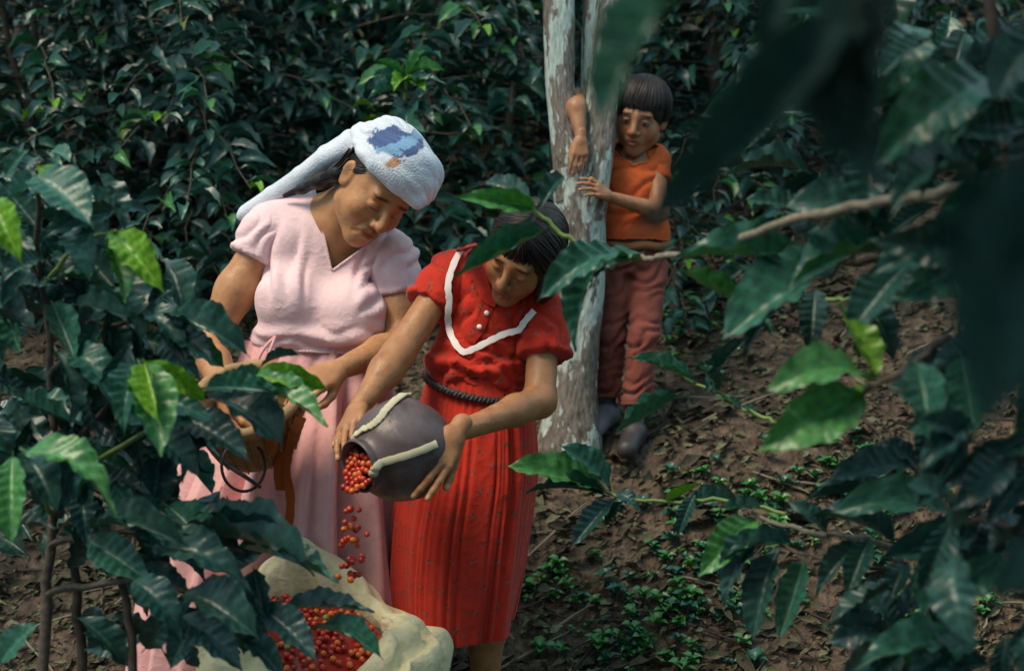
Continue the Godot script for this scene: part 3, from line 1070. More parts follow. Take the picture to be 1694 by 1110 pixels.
	displace(top, func(p: Vector3, n: Vector3) -> float:
		var s := Q(p)
		var front := clampf(n.z * 2.0, 0.0, 1.0)
		var wob := soft.get_noise_2d(s.x * 1.6, s.y * 1.6)
		var dg := 0.019 * (absf(sin((s.y * 0.9 - (s.x - 790.0) * 0.42) * 0.10 + wob * 2.0)) - 0.5) * smoothstep(560.0, 595.0, s.y)
		var up := 0.010 * (absf(sin((s.x - s.y * 0.5) * 0.08 + wob * 3.0)) - 0.5)
		var bag := 0.014 * exp(-pow((s.y - 612.0 - (s.x - 785.0) * 0.2) / 16.0, 2.0))
		return (dg + up) * front + bag)
	top = tidy(clip(top, func(p: Vector3) -> float:
		var s := Q(p)
		var nk := (p - P(842, 462, 3.26))
		return minf(nk.length() - 0.066, 648.0 + (s.x - 785.0) * 0.2 - s.y), 0.003))
	for a in [[P(745, 457, 3.245), P(698, 528, 3.20), 0.057, 0.066, P(703, 503, 3.21)], [P(897, 522, 3.23), P(903, 630, 3.165), 0.058, 0.066, P(904, 592, 3.19)]]:
		f = Field.new()
		f.cone(a[0], a[1], a[2], a[3], 0.02, Color.WHITE)
		f.cut(a[4], a[1] - a[0], 0.003)
		bod.cone(a[0], a[4], a[2], a[3], 0.02, Color.WHITE)
		var slv := f.build(0.0072)
		var dirv: Vector3 = (a[1] - a[0]).normalized()
		displace(slv, func(p: Vector3, n: Vector3) -> float:
			var s := Q(p)
			return 0.008 * (absf(sin(s.x * 0.07 - s.y * 0.05 + soft.get_noise_2d(s.x * 1.6, s.y * 1.6) * 2.0)) - 0.4))
		top.add(slv)
	var bodice := part("bodice", top, MAT.red_cloth, o)
	# white zigzag trim round the yoke
	var way := [Vector2(764, 408), Vector2(748, 443), Vector2(741, 472), Vector2(743, 497), Vector2(741, 527), Vector2(746, 555), Vector2(764, 581), Vector2(784, 577), Vector2(812, 563), Vector2(836, 552), Vector2(858, 546), Vector2(868, 532), Vector2(884, 514)]
	var pts := []
	var nor := []
	for w in smooth_path(way, 5):
		var p := on_surface(bod, w.x, w.y)
		pts.append(p + (eye - p).normalized() * 0.010)
		nor.append((eye - p).normalized() + Vector3(0, 0.2, 0))
	part("trim", ribbon(pts, nor, 0.0078, 0.0018, 0.10), MAT.white_trim, bodice)
	var dot := Shape.new()
	for w in [Vector2(805, 518), Vector2(793, 541)]:
		var p := on_surface(bod, w.x, w.y)
		var n := (eye - p).normalized()
		tube(dot, [p + n * 0.006, p + n * 0.0105, p + n * 0.012], [0.0062, 0.006, 0.003], 12)
	part("button", dot, MAT.button, bodice)
	# placket and collar edge
	var pl := []
	var pn := []
	for w in smooth_path([Vector2(812, 500), Vector2(804, 520), Vector2(792, 545), Vector2(778, 565)], 4):
		var p := on_surface(bod, w.x, w.y)
		pl.append(p + (eye - p).normalized() * 0.004)
		pn.append((eye - p).normalized())
	part("placket", ribbon(pl, pn, 0.012, 0.003), MAT.red_cloth, bodice)
	var cn := []
	var cp := []
	for w in smooth_path([Vector2(778, 408), Vector2(786, 438), Vector2(796, 464), Vector2(806, 490), Vector2(822, 498)], 4):
		var p := on_surface(bod, w.x, w.y)
		cp.append(p + (eye - p).normalized() * 0.008)
		cn.append((eye - p).normalized() + Vector3(-0.3, 0.2, 0))
	part("collar", ribbon(cp, cn, 0.016, 0.005), MAT.red_cloth, bodice)
	# finely pleated skirt
	var ph := []
	for i in 6:
		ph.append(rng.randf() * TAU)
	var fold := func(an: float, v: float) -> float:
		var ca := cos(an)
		var sa := sin(an)
		var w := (absf(sin(an * 17.0 + soft.get_noise_2d(ca * 160.0, sa * 160.0) * 5.0 + soft.get_noise_2d(v * 90.0, an * 20.0) * 0.8)) - 0.5) * (0.7 + soft.get_noise_2d(ca * 130.0 + 70.0, sa * 130.0))
		w += soft.get_noise_2d(ca * 60.0, sa * 60.0 + v * 25.0) * 1.1
		return w * (0.003 + 0.011 * smoothstep(0.0, 0.5, v)) + sin(an * 5.0 + ph[3] + v * 2.0) * 0.008 * v
	var sk := skirt([[616, 712, 858, 3.25, 0.096], [655, 700, 872, 3.25, 0.105], [700, 690, 881, 3.25, 0.12], [780, 672, 885, 3.24, 0.13], [860, 656, 876, 3.24, 0.135], [940, 650, 866, 3.24, 0.138], [1000, 652, 856, 3.24, 0.138], [1034, 656, 850, 3.24, 0.138]], fold, 200, 70)
	part("skirt", sk, MAT.red_cloth, o)
	# dark braided belt
	var belt := Shape.new()
	var bc := P(786, 636, 3.25)
	for strand_ in 2:
		var bp := []
		for i in 121:
			var an := TAU * i / 120.0
			var fo := 0.012 + 0.003 * sin(an * 40.0 + strand_ * PI)
			bp.append(bc + Vector3.RIGHT * cos(an) * (0.103 + fo) + Vector3.BACK * sin(an) * (0.100 + fo) + Vector3.DOWN * (cos(an) * 0.024 + (0.012 * sin(an))) + Vector3.UP * 0.0055 * cos(an * 40.0 + strand_ * PI))
		tube(belt, bp, fade(0.0065, 0.0065, 121), 6)
	part("belt", belt, MAT.leather, o, "dark braided belt")

# ------------------------------------------------------------------ the child beside the tree
func boy() -> void:
	var base := P(1030, 702, 4.16)
	base.y = ground_y(base.x, base.z)
	var o := thing("person", "person in orange shirt and brown trousers leaning on the forked tree", "person", base)
	var skin := Color(0.40, 0.195, 0.10)
	var torso := func(f: Field, g: float, c: Color):
		f.ball(P(1046, 318, 4.20), Basis(), Vector3(0.088 + g, 0.12 + g, 0.07 + g), 0.03, c)
		f.cone(P(1010, 268, 4.21), P(1084, 266, 4.20), 0.036 + g, 0.036 + g, 0.04, c)
		f.ball(P(1045, 385, 4.20), Basis(), Vector3(0.088 + g, 0.08 + g, 0.072 + g), 0.05, c)
	var f := Field.new()
	torso.call(f, -0.010, skin)
	f.ball(P(1045, 425, 4.2), Basis(), Vector3(0.085, 0.07, 0.07), 0.04, skin)
	var legs := [[P(1019, 436, 4.2), P(1012, 552, 4.19), P(1004, 660, 4.21)], [P(1073, 436, 4.2), P(1066, 556, 4.13), P(1050, 668, 4.12)]]
	for l in legs:
		f.cone(l[0], l[1], 0.045, 0.034, 0.02, skin)
		f.cone(l[1], l[2], 0.034, 0.026, 0.02, skin)
	var er := P(957, 162, 4.16)
	var wr := P(961, 228, 4.0)
	f.cone(P(1010, 268, 4.25), P(985, 225, 4.29), 0.032, 0.030, 0.02, skin)
	f.cone(P(985, 225, 4.29), er, 0.030, 0.027, 0.02, skin)
	f.cone(er, P(953, 178, 4.04), 0.027, 0.028, 0.02, skin)
	f.cone(P(953, 178, 4.04), wr, 0.028, 0.0158, 0.015, skin)
	var el := P(1090, 350, 4.11)
	var wl := P(1008, 325, 4.03)
	f.cone(P(1087, 270, 4.19), el, 0.033, 0.028, 0.02, skin)
	f.cone(el, wl, 0.029, 0.0165, 0.02, skin)
	var hc := P(1061, 193, 4.16)
	var hb := face_basis(Vector3(-0.30, -0.22, 0.93), Vector3(0.10, 0.97, 0.25))
	f.cone(P(1050, 272, 4.21), hc + hb * Vector3(0, -0.03, -0.02), 0.04, 0.036, 0.03, skin)
	var body := f.build(0.010)
	f = Field.new()
	head(f, hc, hb, 0.90, skin, false, 1.05)
	body.add(f.build(0.003))
	f = Field.new()
	hand(f, wr, P(957, 275, 3.985) - wr, Vector3(0.15, 0.1, 1.0), 1.0, 0.62, [0.22, 0.28, 0.3, 0.34], skin, Vector3(0.3, 0.95, -0.2))
	body.add(f.build(0.0032))
	f = Field.new()
	hand(f, wl, P(984, 310, 3.99) - wl, Vector3(0.3, 0.5, 0.8), 1.0, 0.62, [0.35, 0.45, 0.5, 0.5], skin, Vector3(0.5, 0.8, -0.2))
	body.add(f.build(0.0034))
	part("body", body, MAT.skin, o)
	var hair := Shape.new()
	var hr := Vector3(0.083, 0.099, 0.099) * 0.92
	f = Field.new()
	f.ball(hc + hb * Vector3(0, 0.028, -0.016), hb, hr, 0.02, Color(0.8, 0.8, 0.8))
	f.ball(hc + hb * Vector3(0, -0.045, 0.085), hb, Vector3(0.074, 0.077, 0.08), 0.012, Color.WHITE, -1)
	f.cut(hc + hb * Vector3(0, -0.05, -0.03), hb * Vector3(0, -1, 0.2), 0.02)
	hair.add(f.build(0.006))
	var pairs := []
	for i in 1100:
		var an := rng.randf() * TAU
		var down := -0.35
		var fz := cos(an)
		if fz > 0.35:
			down = rng.randf_range(0.10, 0.36)
		elif fz > -0.3:
			down = rng.randf_range(-0.35, 0.0)
		else:
			down = rng.randf_range(-0.6, -0.3)
		pairs.append([Vector3(rng.randf_range(-0.15, 0.15), 0.95, -0.25 + rng.randf_range(-0.15, 0.15)), Vector3(sin(an), down, fz), rng.randf_range(0.0, 0.09), rng.randf_range(-0.04, 0.07)])
	strands(hair, hc + hb * Vector3(0, 0.026, -0.016), hb, hr, pairs, 0.0022, 8)
	part("hair", hair, MAT.hair, o)
	# shirt
	f = Field.new()
	torso.call(f, 0.013, Color.WHITE)
	var top := f.build(0.0075)
	displace(top, func(p: Vector3, n: Vector3) -> float:
		var s := Q(p)
		return 0.008 * (absf(sin((s.y + (s.x - 1045.0) * 0.3) * 0.09 + soft.get_noise_2d(s.x * 1.6, s.y * 1.6) * 2.0)) - 0.5) + 0.012 * smoothstep(330.0, 395.0, s.y) + nz.get_noise_3dv(p * 500.0) * 0.002)
	top = tidy(clip(top, func(p: Vector3) -> float:
		var s := Q(p)
		var v := (p - P(1052, 244, 4.16))
		return minf(minf(v.length() - 0.062, absf(s.x - 1050.0) * 0.8 - (274.0 - s.y) if s.y < 300.0 and p.z > -4.2 else 1.0), 397.0 - s.y), 0.003))
	for a in [[P(1012, 268, 4.215), P(994, 238, 4.28), 0.048, 0.044, P(998, 246, 4.27)], [P(1084, 266, 4.20), P(1092, 330, 4.16), 0.047, 0.046, P(1090, 302, 4.17)]]:
		f = Field.new()
		f.cone(a[0], a[1], a[2], a[3], 0.02, Color.WHITE)
		f.cut(a[4], a[1] - a[0], 0.005)
		var slv := f.build(0.0075)
		displace(slv, func(p: Vector3, _n: Vector3) -> float:
			var s := Q(p)
			return 0.003 * sin(s.x * 0.2 - s.y * 0.17))
		top.add(slv)
	part("shirt", top, MAT.orange_cloth, o)
	var band := Shape.new()
	var bc := P(1045, 404, 4.2)
	var bp := []
	for i in 61:
		var an := TAU * i / 60.0
		bp.append(bc + Vector3(cos(an) * 0.104, 0.003 * sin(an * 6.0), sin(an) * 0.09))
	tube(band, bp, fade(0.014, 0.014, 61), 8)
	part("waistband", band, MAT.hem_brown, o, "brown shirt tail below the orange shirt")
	# trousers
	f = Field.new()
	f.ball(P(1046, 424, 4.2), Basis(), Vector3(0.099, 0.07, 0.083), 0.03, Color.WHITE)
	for i in 2:
		var l = legs[i]
		f.cone(l[0], l[1], 0.057, 0.045, 0.012, Color.WHITE)
		f.cone(l[1], l[2] + Vector3(0, -0.03, 0), 0.045, 0.040, 0.012, Color.WHITE)
	var tr := f.build(0.0085)
	displace(tr, func(p: Vector3, _n: Vector3) -> float:
		var s := Q(p)
		var w := exp(-pow((s.y - 560.0) / 28.0, 2.0)) + exp(-pow((s.y - 455.0) / 30.0, 2.0)) + exp(-pow((s.y - 650.0) / 24.0, 2.0)) + 0.35
		return 0.010 * w * (absf(sin((s.y + (s.x - 1040.0) * 0.5) * 0.12 + soft.get_noise_2d(s.x * 2.0, s.y * 2.0) * 2.4)) - 0.55))
	tr = tidy(clip(tr, func(p: Vector3) -> float:
		var s := Q(p)
		return (656.0 if s.x < 1026.0 else 668.0) - s.y, 0.004))
	part("trousers", tr, MAT.brown_cloth, o)
	for i in 2:
		var an: Vector3 = legs[i][2]
		var foot := Vector3(an.x, ground_y(an.x, an.z) + 0.03, an.z)
		var so := Shape.new()
		tube(so, [an + Vector3(0, 0.03, 0), an, foot.lerp(an, 0.3)], [0.03, 0.029, 0.028], 10)
		part("sock", so, MAT.sock, o)
		f = Field.new()
		var toe := Vector3(-0.045 if i == 0 else -0.03, -0.015, 0.10)
		f.cone(foot + Vector3(0.01, 0.012, -0.03), foot + Vector3(0, 0.02, 0.02), 0.032, 0.033, 0.02, Color.WHITE)
		f.cone(foot + Vector3(0, 0.012, 0.0), foot + toe, 0.034, 0.03, 0.02, Color.WHITE)
		f.cut(foot + Vector3(0, -0.03, 0), Vector3(0, -1, -0.1), 0.006)
		part("shoe", f.build(0.006), MAT.shoe if i else MAT.sock, o)

# ------------------------------------------------------------------ jug, cherries, basket, sack
func lathe(profile: Array, sides := 48, wob := 0.0) -> Shape:      # [radius, height] about y
	var s := Shape.new()
	var rows := []
	for i in profile.size():
		var line := []
		for k in sides + 1:
			var an := TAU * k / sides
			var r: float = profile[i][0] * (1.0 + wob * nz.get_noise_3d(cos(an) * 90.0, profile[i][1] * 500.0, sin(an) * 90.0))
			line.append(s.vert(Vector3(cos(an) * r, profile[i][1], sin(an) * r), Color.WHITE, Vector2(float(k) / sides, float(i) / profile.size())))
		rows.append(line)
	for i in profile.size() - 1:
		for k in sides:
			s.quad(rows[i][k], rows[i + 1][k], rows[i + 1][k + 1], rows[i][k + 1])
	return s

func cherry_mesh() -> ArrayMesh:
	var s := lathe([[0.0012, 1.02], [0.16, 1.0], [0.2, 0.93], [0.45, 0.88], [0.8, 0.55], [0.96, 0.1], [0.9, -0.4], [0.6, -0.82], [0.25, -0.99], [0.001, -1.02]], 10, 0.03)
	s.normals()
	return s.mesh(MAT.cherry_red)

var cherry: ArrayMesh
func put_cherry(p: Vector3, label: String, group: String, r := 0.0072) -> void:
	var o := MeshInstance3D.new()
	o.name = numbered("coffee_cherry")
	o.mesh = cherry
	var u := rng.randf()
	o.material_override = MAT.cherry_green if u < 0.04 else MAT.cherry_orange if u < 0.34 else MAT.cherry_deep if u < 0.55 else MAT.cherry_red
	o.transform = Transform3D(Basis.from_euler(Vector3(rng.randf() * 6.0, rng.randf() * 6.0, rng.randf() * 6.0)).scaled(Vector3.ONE * r * rng.randf_range(0.85, 1.15)), p)
	o.set_meta("label", label)
	o.set_meta("category", "coffee cherry")
	o.set_meta("group", group)
	add_child(o)

func frame_along(y: Vector3, hint: Vector3) -> Basis:
	var yy := y.normalized()
	var x := hint.cross(yy).normalized() if absf(hint.normalized().dot(yy)) < 0.98 else Vector3.RIGHT
	return Basis(x, yy, x.cross(yy))

func jug() -> void:
	var ax := (aim * Vector3(-0.72, -0.24, 0.66)).normalized()
	var m := P(592, 772, 2.84)
	var B := frame_along(ax, Vector3.UP)
	var o := thing("jug", "round dark clay jug tilted with cherries spilling from its mouth", "jug", m)
	o.basis = B
	var prof := [[0.047, -0.03], [0.048, -0.012], [0.051, 0.0], [0.055, 0.002], [0.057, -0.003], [0.056, -0.010], [0.054, -0.016], [0.062, -0.026], [0.078, -0.040], [0.094, -0.062], [0.104, -0.09], [0.108, -0.12], [0.105, -0.15], [0.088, -0.178], [0.072, -0.198], [0.055, -0.208], [0.05, -0.212], [0.001, -0.211]]
	var pv := []
	for q in prof:
		pv.append(Vector2(q[0], q[1]))
	var fine := []
	for q in smooth_path(pv, 3):
		fine.append([q.x, q.y])
	var vessel := part("vessel", lathe(fine, 56, 0.02), MAT.jug, o, "", Vector3.ZERO)
	part("lining", lathe([[0.050, 0.0], [0.0485, -0.02], [0.055, -0.04], [0.07, -0.07], [0.07, -0.12], [0.001, -0.14]], 40), MAT.jug, vessel, "", Vector3.ZERO)
	# cloth carrying strap knotted to the neck
	var inv := Transform3D(B, m).affine_inverse()
	for w in [[P(588, 722, 2.86), P(612, 716, 2.845), P(628, 700, 2.845), P(645, 686, 2.87), P(668, 684, 2.91), P(690, 694, 2.96)], [P(617, 778, 2.80), P(636, 768, 2.785), P(664, 758, 2.79), P(690, 748, 2.81), P(712, 736, 2.85)]]:
		var pts := smooth_path(w, 6)
		var nn := []
		for i in pts.size():
			var q: Vector3 = inv * pts[i]
			for g in fine.size() - 1:
				if g > 6 and (fine[g][1] - q.y) * (fine[g + 1][1] - q.y) <= 0.0:
					var rr := (fine[g][0] as float) + 0.003
					var l := Vector2(q.x, q.z).length()
					q.x *= rr / l
					q.z *= rr / l
					break
			pts[i] = q
			nn.append(Vector3(pts[i].x, 0.0, pts[i].z).normalized() + B.inverse() * Vector3(0, 0.1, 0.6))
		part("strap", ribbon(pts, nn, 0.0080, 0.006, 0.05), MAT.strap, o, "", Vector3.ZERO)
		var kn := Shape.new()
		tube(kn, [pts[0] + Vector3(0.006, 0.004, 0.002), pts[0] + Vector3(0, 0, 0.006), pts[0] - Vector3(0.006, 0.004, -0.002)], [0.007, 0.0105, 0.006], 9)
		part("knot", kn, MAT.strap, o, "", Vector3.ZERO)
	# cherries heaped in the mouth and running over the lip
	var side := ax.cross(Vector3.UP).normalized()
	var down := (Vector3.DOWN - ax * Vector3.DOWN.dot(ax)).normalized()
	var n := 0
	var tries := 0
	var kept := []
	while n < 90 and tries < 4000:
		tries += 1
		var u := rng.randf_range(-1, 1)
		var v := rng.randf_range(-0.45, 1.25)
		if u * u + minf(v * v, 1.0) > 0.95 or (v > 1.0 and absf(u) > 0.45):
			continue
		var p := m + side * u * 0.046 + down * v * 0.046 + ax * (-0.022 + 0.034 * (v + 0.45) / 1.4 + rng.randf() * 0.006)
		if v > 0.85:
			p += ax * 0.012
		var ok := true
		for q in kept:
			if (q - p).length() < 0.0108:
				ok = false
		if ok:
			kept.append(p)
			put_cherry(p, "coffee cherry heaped in the mouth of the tilted jug", "coffee cherries in the jug")
			n += 1
	for i in 34:
		var t := pow(rng.randf(), 0.8)
		put_cherry(P(583 + rng.randfn(0, 9) * (0.6 + t) - t * 6.0, 826 + t * 135, 2.83 + rng.randf_range(-0.02, 0.03) + t * 0.08), "coffee cherry falling between the jug and the sack", "coffee cherries falling into the sack")

func basket() -> void:
	var c := P(404, 660, 3.04)
	var ax := Vector3(-0.10, 0.86, 0.50).normalized()
	var o := thing("basket", "tan woven palm basket held at the waist of the pink dress", "basket", P(430, 770, 3.12))
	var B := frame_along(ax, Vector3.BACK)
	o.position = c
	o.basis = B
	var prof := []
	for i in 13:
		var t := i / 12.0
		prof.append([0.114 - 0.03 * t + 0.0035 * sin(t * 13.0 * TAU * 0.5), -0.14 * t])
	prof.append([0.001, -0.142])
	part("wall", lathe(prof, 48, 0.02), MAT.palm_weave, o, "", Vector3.ZERO)
	# upright splints over the coils, each a strip of its own
	var strip := Shape.new()
	tube(strip, [Vector3(0.119, 0.0, 0), Vector3(0.112, -0.05, 0), Vector3(0.1, -0.1, 0), Vector3(0.088, -0.138, 0)], [0.006, 0.006, 0.0055, 0.005], 6, Color.WHITE, true, 0.35, Vector3.FORWARD)
	var sm := strip.mesh(MAT.palm_weave)
	for i in 22:
		place("splint", sm, null, o, Transform3D(Basis(Vector3.UP, TAU * i / 22.0), Vector3.ZERO))
	var rim := Shape.new()
	var rp := []
	for i in 61:
		var an := TAU * i / 60.0
		rp.append(Vector3(cos(an) * 0.115, 0.002 * sin(an * 12.0), sin(an) * 0.115))
	tube(rim, rp, fade(0.0125, 0.0125, 61), 8)
	part("rim", rim, MAT.palm_weave, o, "", Vector3.ZERO)
	# wire carrying hoop and its orange cloth tie
	var w := thing("wire_hoop", "thin dark wire hoop hanging below the tan basket", "hoop", P(400, 772, 2.98))
	var hp := []
	for i in 41:
		var an := TAU * i / 40.0
		hp.append(P(402 + cos(an) * 36.0, 771 + sin(an) * 42.0, 2.98 + 0.03 * cos(an)))
	var hs := Shape.new()
	tube(hs, hp, fade(0.0034, 0.0034, 41), 7)
	part("ring", hs, MAT.wire, w)
	hs = Shape.new()
	tube(hs, smooth_path([P(352, 742, 2.97), P(378, 770, 2.965), P(404, 788, 2.97), P(430, 806, 3.0)]), fade(0.006, 0.004, 19), 7)
	part("hook", hs, MAT.wire, w)
	var sa := thing("sash", "orange cloth sash hanging from the basket rim against the pink skirt", "sash", P(470, 740, 3.06))
	for d in [[[P(496, 690, 3.03), P(488, 712, 3.02), P(474, 738, 3.03), P(462, 770, 3.05), P(466, 810, 3.07)], 0.014], [[P(486, 700, 3.02), P(478, 742, 3.03), P(474, 780, 3.05), P(480, 826, 3.07), P(476, 880, 3.09)], 0.010], [[P(452, 700, 2.98), P(450, 728, 2.98), P(446, 750, 2.99)], 0.014]]:
		var pts := smooth_path(d[0], 7)
		var nn := []
		for i in pts.size():
			nn.append(Vector3(sin(i * 0.35) * 0.5, 0.1, 1.0).normalized())
		part("tail", ribbon(pts, nn, d[1], 0.004, 0.05), MAT.sash, sa)

func sack() -> void:
	var c := P(518, 1020, 3.02)
	var gy := ground_y(c.x, c.z)
	var o := thing("sack", "cream cloth sack with rolled rim, heaped with coffee cherries", "sack", Vector3(c.x, gy, c.z))
	var top := c.y - gy
	var s := Shape.new()
	var sides := 200
	var ring_ids := []
	# [height share, radius] outside up, over the rolled rim, then inside down
	var prof := [[0.0, 0.15], [0.06, 0.195], [0.25, 0.225], [0.5, 0.24], [0.7, 0.245], [0.84, 0.243], [0.93, 0.228], [0.90, 0.21], [0.93, 0.197], [1.0, 0.187], [1.04, 0.165], [1.0, 0.147], [0.93, 0.140], [0.82, 0.14], [0.72, 0.145]]
	var curve := []
	for q in prof:
		curve.append(Vector2(q[1], q[0]))
	curve = smooth_path(curve, 5)
	for j in curve.size():
		var line := []
		for k in sides + 1:
			var an := TAU * k / sides
			var h: float = curve[j].y
			var r: float = curve[j].x
			var ca := cos(an)
			var sa := sin(an)
			# the cloth slumps: higher at the right and back, lower toward the camera and left
			var lift := -0.035 * ca - 0.075 * sa + 0.03 * sin(an * 3.0 + 0.4)
			var w := soft.get_noise_3d(ca * 70.0, h * 60.0, sa * 70.0) * 0.07 + soft.get_noise_3d(ca * 190.0 + 40.0, h * 130.0, sa * 190.0) * 0.035
			var pleat := 0.030 * (absf(sin(an * 4.5 + h * 3.0 + sin(an * 3.0) * 1.2)) - 0.6) + 0.008 * (absf(sin(an * 10.5 - h * 3.0)) - 0.5)
			var rr: float = r * 1.12 * (1.0 + w * 2.2) + pleat * smoothstep(0.15, 0.9, h) * (1.0 if j < curve.size() * 0.75 else 0.5)
			var y: float = h * top + lift * smoothstep(0.35, 1.0, h) + w * 0.35 * smoothstep(0.6, 1.0, h)
			line.append(s.vert(Vector3(c.x + ca * rr, gy + y, c.z + sa * rr * 0.85), Color.WHITE, Vector2(an / TAU * 4.0, j * 0.1)))
		ring_ids.append(line)
	for j in ring_ids.size() - 1:
		for k in sides:
			s.quad(ring_ids[j][k], ring_ids[j + 1][k], ring_ids[j + 1][k + 1], ring_ids[j][k + 1])
	part("cloth", s, MAT.sack_cloth, o)
	# the heap: a filled bed of cherries, the upper ones single
	var bed := Shape.new()
	var mid := Vector3(c.x - 0.02, gy + top * 0.9, c.z + 0.02)
	var heap := func(x: float, z: float) -> float:
		return 0.03 * (1.0 - (x * x + z * z) / 0.03) - 0.12 * x - 0.25 * z
	var idx := []
	for i in 17:
		var line := []
		for k in 33:
			var an := TAU * k / 32.0
			var r := 0.175 * i / 16.0
			var x := cos(an) * r
			var z := sin(an) * r * 0.85
			line.append(bed.vert(mid + Vector3(x, heap.call(x, z) - 0.012, z)))
		idx.append(line)
	for i in 16:
		for k in 32:
			bed.quad(idx[i][k], idx[i + 1][k], idx[i + 1][k + 1], idx[i][k + 1])
	var st := part("packed_cherries", bed, MAT.cherry_deep, o)
	st.set_meta("kind", "stuff")
	var kept := []
	var tries := 0
	while kept.size() < 190 and tries < 30000:
		tries += 1
		var an := rng.randf() * TAU
		var r := 0.155 * sqrt(rng.randf())
		var x := cos(an) * r
		var z := sin(an) * r * 0.85
		var p: Vector3 = mid + Vector3(x, heap.call(x, z) - 0.004 + rng.randf() * 0.004, z)
		var ok := true
		for q in kept:
			if (q - p).length_squared() < 0.000125:
				ok = false
				break
		if ok:
			kept.append(p)
			put_cherry(p, "coffee cherry lying on the heap in the cream sack", "coffee cherries in the sack")

# ------------------------------------------------------------------ forked tree
func forked_tree() -> void:
	var base := P(948, 706, 4.14)
	base.y = ground_y(base.x, base.z)
	var o := thing("forked_tree", "pale lichen-spotted forked tree trunk behind the bowed dark-haired head", "tree", base)
	var stem := func(ctl: Array, radii: Array, called: String):
		var pts := smooth_path(ctl, 9)
		var rr := []
		var rv := []
		for r in radii:
			rv.append(Vector2(r, 0))
		for q in smooth_path(rv, 9):
			rr.append(q.x)
		var s := Shape.new()
		var sides := 30
		var rows := []
		var run := 0.0
		for i in pts.size():
			var d: Vector3 = (pts[mini(i + 1, pts.size() - 1)] - pts[maxi(i - 1, 0)]).normalized()
			var side := d.cross(Vector3.BACK).normalized()
			var oth := side.cross(d)
			if i:
				run += (pts[i] - pts[i - 1]).length()
			var line := []
			for k in sides + 1:
				var an := TAU * k / sides
				var w := 1.0 + nz.get_noise_3d(cos(an) * 60.0 + ctl[0].x * 90.0, run * 120.0, sin(an) * 60.0) * 0.16 + nz.get_noise_3d(cos(an) * 200.0, run * 500.0, sin(an) * 200.0) * 0.05
				line.append(s.vert(pts[i] + (side * cos(an) + oth * sin(an)) * rr[i] * w, Color.WHITE, Vector2(float(k) / sides, run * 0.8)))
			rows.append(line)
		for i in pts.size() - 1:
			for k in sides:
				s.quad(rows[i][k], rows[i + 1][k], rows[i + 1][k + 1], rows[i][k + 1])
		return part(called, s, MAT.bark, o)
	stem.call([base + Vector3(-0.02, -0.12, 0), base + Vector3(-0.01, 0.03, 0), P(946, 650, 4.13), P(954, 560, 4.12), P(962, 450, 4.11), P(960, 350, 4.1), P(955, 280, 4.1)], [0.13, 0.10, 0.077, 0.070, 0.070, 0.074, 0.078], "trunk")
	stem.call([P(956, 330, 4.10), P(942, 240, 4.10), P(928, 160, 4.09), P(926, 80, 4.09), P(924, -20, 4.09), P(915, -260, 4.1), P(890, -620, 4.15), P(850, -1000, 4.2)], [0.066, 0.056, 0.043, 0.045, 0.045, 0.042, 0.036, 0.026], "limb")
	stem.call([P(962, 330, 4.11), P(968, 240, 4.13), P(975, 170, 4.13), P(976, 90, 4.14), P(980, 0, 4.15), P(1000, -260, 4.2), P(1020, -600, 4.3)], [0.05, 0.040, 0.027, 0.025, 0.025, 0.024, 0.018], "limb")
	stem.call([P(968, 360, 4.10), P(982, 270, 4.08), P(992, 190, 4.1), P(1003, 100, 4.12), P(1016, 0, 4.14), P(1060, -260, 4.2), P(1150, -640, 4.3), P(1260, -1000, 4.4)], [0.066, 0.058, 0.05, 0.043, 0.040, 0.036, 0.03, 0.022], "limb")
	# crown high above the picture
	var tips := [P(890, -620, 4.15), P(850, -1000, 4.2), P(1020, -600, 4.3), P(1150, -640, 4.3), P(1260, -1000, 4.4)]
	var mm := MultiMesh.new()
	mm.transform_format = MultiMesh.TRANSFORM_3D
	mm.mesh = LEAF_FAR[1]
	mm.instance_count = 700
	for i in 700:
		var t: Vector3 = tips[rng.randi() % 5] + Vector3(rng.randfn(0, 0.75), rng.randfn(0.25, 0.35), rng.randfn(-0.35, 0.7))
		var y := Vector3(rng.randfn(0, 1), rng.randfn(-0.4, 0.4), rng.randfn(0, 1)).normalized()
		mm.set_instance_transform(i, leaf_frame(t - o.position, t - o.position + y * rng.randf_range(0.12, 0.2), Vector3(rng.randfn(0, 0.4), 1, rng.randfn(0, 0.4)), 0.42))
	var cr := MultiMeshInstance3D.new()
	cr.name = "crown"
	cr.multimesh = mm
	cr.material_override = MAT.leaf_mid
	cr.set_meta("kind", "stuff")
	o.add_child(cr)

# ------------------------------------------------------------------ leaves
var LEAF_NEAR := []
var LEAF_FAR := []

